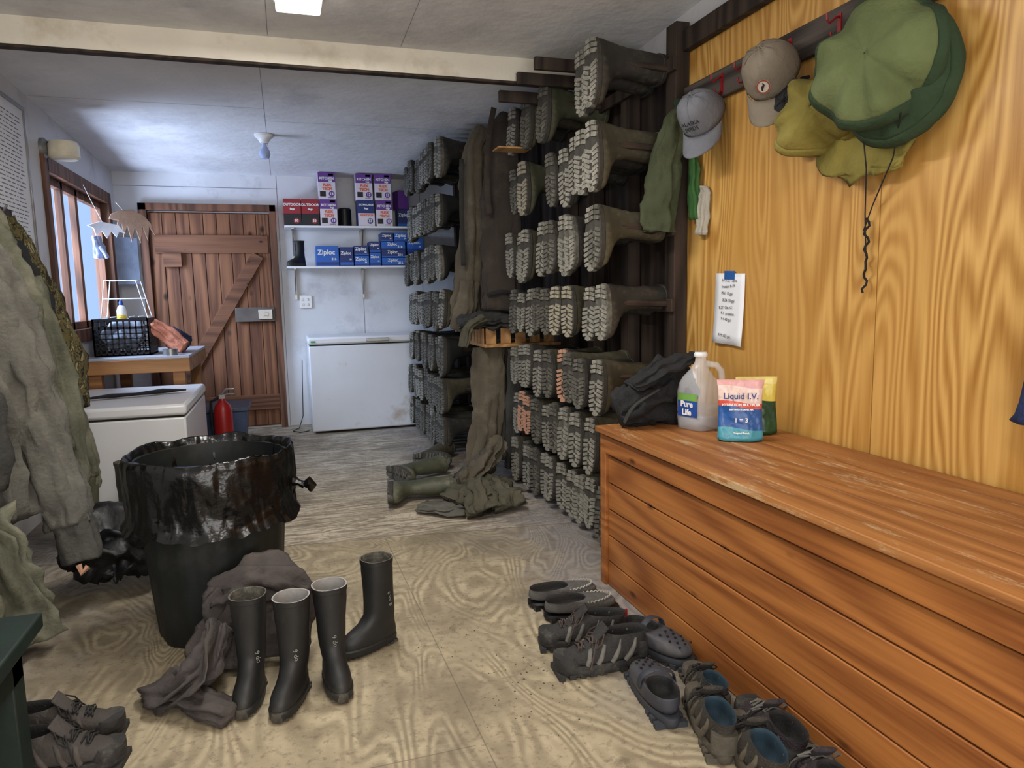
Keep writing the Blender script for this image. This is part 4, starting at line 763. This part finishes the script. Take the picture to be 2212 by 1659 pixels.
def wide_hat(loc,mx,m,m2,r,label,name="bucket_hat",flop=.10,dep=.07,sd=0,rough=.006,sag=.07):
    o=top(name,label,"hat",loc,mx=mx)
    def f(a_,rr,z,i): 
        q_=rr/r;k=noise.noise(Vector((math.cos(a_)*1.6+sd,math.sin(a_)*1.6,sd+.2*q_)));k3=1-3*abs(noise.noise(Vector((math.cos(a_)*2.4*q_+sd,math.sin(a_)*2.4*q_,sd*2))))
        return rr*(1+flop*k*1.6),z+sag*k*q_*q_+rough*k3
    pr=[(.002,dep),(r*.15,dep*.99),(r*.35,dep*.95),(r*.5,dep*.87),(r*.62,dep*.78),(r*.74,dep*.6),(r*.84,dep*.36),(r*.90,dep*.15),(r*.94,-.002)]
    part(o,"crown",B().lathe(pr,96,fn=f).mesh("c",m,180),sol=.003)
    part(o,"brim",B().lathe([(r*.93,.002),(r*.97,-.004),(r*1.01,-.014),(r*1.04,-.026),(r*1.01,-.034),(r*.8,-.025)],96,fn=f).mesh("b",m2,180),sol=.003)
    q=B()
    for i in range(6):
        a_=i*pi/3+.3;pts=[]
        for rr,z in pr[:-1]:
            R2,Z2_=f(a_,rr,z,1);pts.append((R2*math.cos(a_),R2*math.sin(a_),Z2_+.0012))
        q.tube(pts,.0014,5)
    part(o,"seam",q.mesh("s",m))
    return o
wide_hat((1.72,2.0,1.78),axes((0,-.2,-1),(-.85,-.35,.1)),yh,yh,.14,"yellow-olive brimmed canvas hat hanging beneath the green hat",flop=.2,dep=.06,sd=4,rough=.016,sag=.1)
gar("neck_flap","yellow-olive neck flap draping from the brimmed hat","hat flap",[("flap",[(1.77,2.10,1.80,.08,.008),(1.765,1.98,1.73,.13,.01),(1.77,1.84,1.67,.13,.01),(1.78,1.70,1.61,.05,.008)],dict(side=(0,1,1),folds=5,amp=.2,seed=70,rough=.03))],yh)
wide_hat((1.70,1.70,1.795),axes((0,-.15,-1),(-.96,-.22,.05)),dg,dg,.18,"dark green brimmed hat layered under a lighter hat",flop=.06,dep=.03,sd=9,sag=.04)
wide_hat((1.645,1.71,1.85),axes((0,-.2,-1),(-.92,-.34,.10)),gh,dg,.185,"large moss green canvas sun hat hanging on a hook",flop=.07,dep=.05,sd=2,rough=.007,sag=.09)
q=B();q.tube([(1.66,1.76,1.68),(1.72,1.8,1.56),(1.78,1.86,1.43),(1.79,1.86,1.3)],.0022,5);q.tube([(1.66,1.62,1.68),(1.74,1.72,1.58),(1.79,1.84,1.46),(1.785,1.87,1.38)],.0022,5)
pts=[(1.79+.006*math.sin(i*1.3),1.86+.007*math.cos(i*1.7),1.42-i*.0125) for i in range(20)];q.tube(pts,.004,5)
solo("chin_cord",q.mesh("c",M['black']),"twisted black chin cord dangling from the hats","cord")
gar("navy_jacket","navy blue jacket hanging from the hook rail","jacket",[("body",[(1.75,1.08,2.02,.03,.02),(1.75,1.08,1.9,.07,.03),(1.745,1.08,1.5,.10,.035),(1.74,1.10,1.1,.14,.04),(1.74,1.13,.84,.165,.04)],dict(side=(0,1,0),folds=6,amp=.15,seed=95,rough=.02))],gmat("navy_fleece",c(34,48,86)))
nt_=top("paper_note","handwritten white note taped to the plywood","note",(XR-.014,2.73,.975),(.04,0,0))
q=B();rows=[]
for i in range(8):
    z=.3*i/7;rows.append([(-.004-.012*(1-i/7)**2*(1+.3*math.sin(j_*1.5)),-.21*j_/6-.01*(1-i/7),z) for j_ in range(7)])
q.loft(rows,0,False,False,closed=False);part(nt_,"sheet",q.mesh("s",M['paper'],180),sol=.0006)
part(nt_,"tape",B().box(-.008,-.004,-.14,-.07,.275,.31).mesh("t",mat("blue_tape",c(40,90,160),.5)))
for s,z in (("8-15-22 - Lane",.27),("Freezer 8-19",.245),("Mol  12 gal",.215),("8-24  55 gal",.185),("8-27  Gas x2",.155),("9-1  propane",.13),("9-4 40 gal",.105),("9/29 325 gal.",.035)):
    o=txt(nt_,s,.018,(0,-.1+.01*math.sin(z*90),z),(rad(90),rad(4*math.sin(z*70)),rad(-90)),M['ink'],ext=.0001);o.location.x=-.0075-.013*(1-z/.3)**2
# ---------------- bench items
BT=.662
jg=top("water_jug","translucent one gallon plastic water jug, a third full","jug",(1.53,2.40,BT),(0,0,.3))
m,nt,b=newmat("jug_plastic");b.inputs["Base Color"].default_value=c(238,242,248);b.inputs["Roughness"].default_value=.2;b.inputs["Alpha"].default_value=.27
def sq(z,r,e=4,cx=0,cy=0,n=32):
    o=[]
    for j_ in range(n):
        t=2*pi*j_/n;cs,sn=math.cos(t),math.sin(t);o.append((cx+r*math.copysign(abs(cs)**(2/e),cs),cy+r*math.copysign(abs(sn)**(2/e),sn),z))
    return o
q=B().loft([sq(0,.062),sq(.004,.07),sq(.06,.074),sq(.063,.071),(sq(.068,.074)),sq(.15,.074),sq(.18,.07,3.5),sq(.205,.054,3,-.012),sq(.235,.034,2.4,-.006),sq(.262,.022,2),sq(.285,.02,2),sq(.287,.023,2),sq(.293,.023,2),sq(.3,.019,2)],0,True,False)
part(jg,"body",q.mesh("b",m,180));part(jg,"handle",B().tube([(.015,-.01,.255),(.05,-.035,.25),(.068,-.045,.225),(.07,-.048,.19),(.055,-.04,.165)],.013,10).mesh("h",m,180))
part(jg,"neck_ring",B().lathe([(.024,.283),(.026,.286),(.026,.296),(.022,.302),(.020,.302)],24).mesh("nr",M['whtpl']))
m2,nt,b=newmat("water");b.inputs["Base Color"].default_value=c(200,210,224);b.inputs["Alpha"].default_value=.22;b.inputs["Roughness"].default_value=.05
part(jg,"water",B().loft([sq(.003,.06),sq(.01,.068),sq(.09,.07)]).mesh("w",m2,60))
lo=B();lo.box(-.0765,-.075,-.05,.045,.055,.145);lg=B();lg.box(-.0775,-.0765,-.05,.045,.118,.145)
part(jg,"label",lo.mesh("l",mat("label_blue",c(36,74,150),.5)));part(jg,"label_stripe",lg.mesh("l",mat("lime_print",c(110,156,76),.5)))
txt(jg,"Pure\nLife",.032,(-.0785,0,.088),FX,M['whtpl'],bold=.001)
def pouch(loc,rz,bands,w,h,label,texts):
    o=top("drink_mix_pouch",label,"pouch",loc,(rad(-6),0,rz));m_,nt,b=newmat("pouch_print")
    so_=nd(nt,"ShaderNodeTexCoord").outputs["Object"];sz=nd(nt,"ShaderNodeSeparateXYZ",{0:so_})
    f=mth(nt,"ADD",mth(nt,"DIVIDE",sz.outputs[2],h),mth(nt,"MULTIPLY",mth(nt,"SINE",mth(nt,"MULTIPLY",sz.outputs[0],28)),.03))
    nt.links.new(ramp(nt,f,bands,"CONSTANT"),b.inputs["Base Color"]);b.inputs["Roughness"].default_value=.35
    n2=nd(nt,"ShaderNodeTexNoise",{"Vector":so_,"Scale":22.0,"Detail":2.0});bump(nt,b,n2.outputs[0],.6,.02)
    q=B();R_=[];dd=lambda t:.032*max(0,1-t)**.6+.001;ww=lambda t:w/2*(1-.06*math.sin(pi*t)+(.0 if t<.9 else .02))
    for i in range(18):
        t=i/17
        R_.append([(ww(t)*math.copysign(abs(cs)**.6,cs),dd(t)*sn*(1+.2*math.sin(cs*6+t*5))+.004*math.sin(t*9+cs*3),h*t+.006*cs*cs*(1-t)) for cs,sn in [(math.cos(2*pi*k/32),math.sin(2*pi*k/32)) for k in range(32)]])
    q.loft(R_);part(o,"bag",q.mesh("p",m_,180))
    for s,sz_,z,m3,x in texts: txt(o,s,sz_,(x,-dd(z/h)*1.2-.005,z),FY,m3,bold=.0004)
    return o
pouch((1.66,2.22,BT),-.4,[(0,c(30,70,40)),(.3,c(24,60,36)),(.6,c(206,186,80)),(.9,c(216,200,120))],.15,.215,"green and yellow drink mix pouch behind a blue one",[("IV",.04,.16,M['whtpl'],-.01)])
pouch((1.53,2.14,BT),-.5,[(0,c(70,150,170)),(.2,c(36,84,150)),(.55,c(206,84,70)),(.63,c(222,196,188)),(.88,c(214,160,160))],.16,.22,"blue, coral and white drink mix pouch on the bench",[("Liquid I.V.",.03,.16,M['navy'],0),("HYDRATION MULTIPLIER",.0115,.13,M['whtpl'],0),("ELECTROLYTE DRINK MIX",.007,.113,M['whtpl'],0),("1 = 3",.022,.075,M['whtpl'],0),("Tropical Punch",.009,.03,M['whtpl'],0)])
gar("black_duffel_bag","black duffel bag slumped on the bench end","bag",[("bag",[(1.24,2.54,BT+.06,.05,.05),(1.32,2.54,BT+.09,.07,.08),(1.43,2.55,BT+.115,.075,.105),(1.52,2.56,BT+.14,.07,.11),(1.58,2.56,BT+.16,.05,.06)],dict(side=(0,1,0),folds=5,amp=.22,seed=80,rough=.04)),("flap",[(1.28,2.51,BT+.17,.05,.012),(1.39,2.51,BT+.215,.07,.02),(1.5,2.51,BT+.26,.06,.02),(1.57,2.51,BT+.28,.03,.01)],dict(side=(0,1,0),folds=4,amp=.25,seed=81,rough=.03)),("strap",[(1.24,2.48,BT+.03,.012,.004),(1.27,2.45,BT+.1,.012,.004),(1.37,2.44,BT+.16,.012,.004)],dict(side=(0,1,0),folds=2,amp=0,rough=0,m=M['dkgrey']))],M['black'])
# ---------------- lights
def area(n,loc,tgt,sx_,sy_,e,col):
    l=bpy.data.lights.new(n,"AREA");l.shape='RECTANGLE';l.size=sx_;l.size_y=sy_;l.energy=e;l.color=col
    o=bpy.data.objects.new(n,l);COL.objects.link(o);o.location=loc;o.rotation_euler=(Vector(tgt)-Vector(loc)).to_track_quat('-Z','Y').to_euler();return o
area("tube_light",(.12,2.65,cz(3.3)-.08),(.12,2.65,0),.18,1.2,42,(1,.97,.91))
area("second_ceiling_light",(.2,-.3,2.5),(.2,.0,0),.4,1.2,40,(1,.95,.87))
area("added_front_fill",(.1,-1.5,1.2),(.1,3.4,2.3),2.6,2.0,98,(1,.98,.95))  # added fill behind the camera for even frontal light, no lamp there
area("window_daylight",(-2.6,5.3,2.3),(-.4,6.2,1.0),1.6,1.4,300,(.72,.81,1))
area("added_ceiling_fill",(-2.7,5.2,.3),(.9,5.6,2.3),2.0,1.6,310,(.72,.79,1))  # added fill outside the window, aimed up to brighten the far ceiling
w=bpy.data.worlds.new("w");SC.world=w;w.use_nodes=True;bg=w.node_tree.nodes["Background"];bg.inputs[0].default_value=(.52,.68,1,1);bg.inputs[1].default_value=1.2
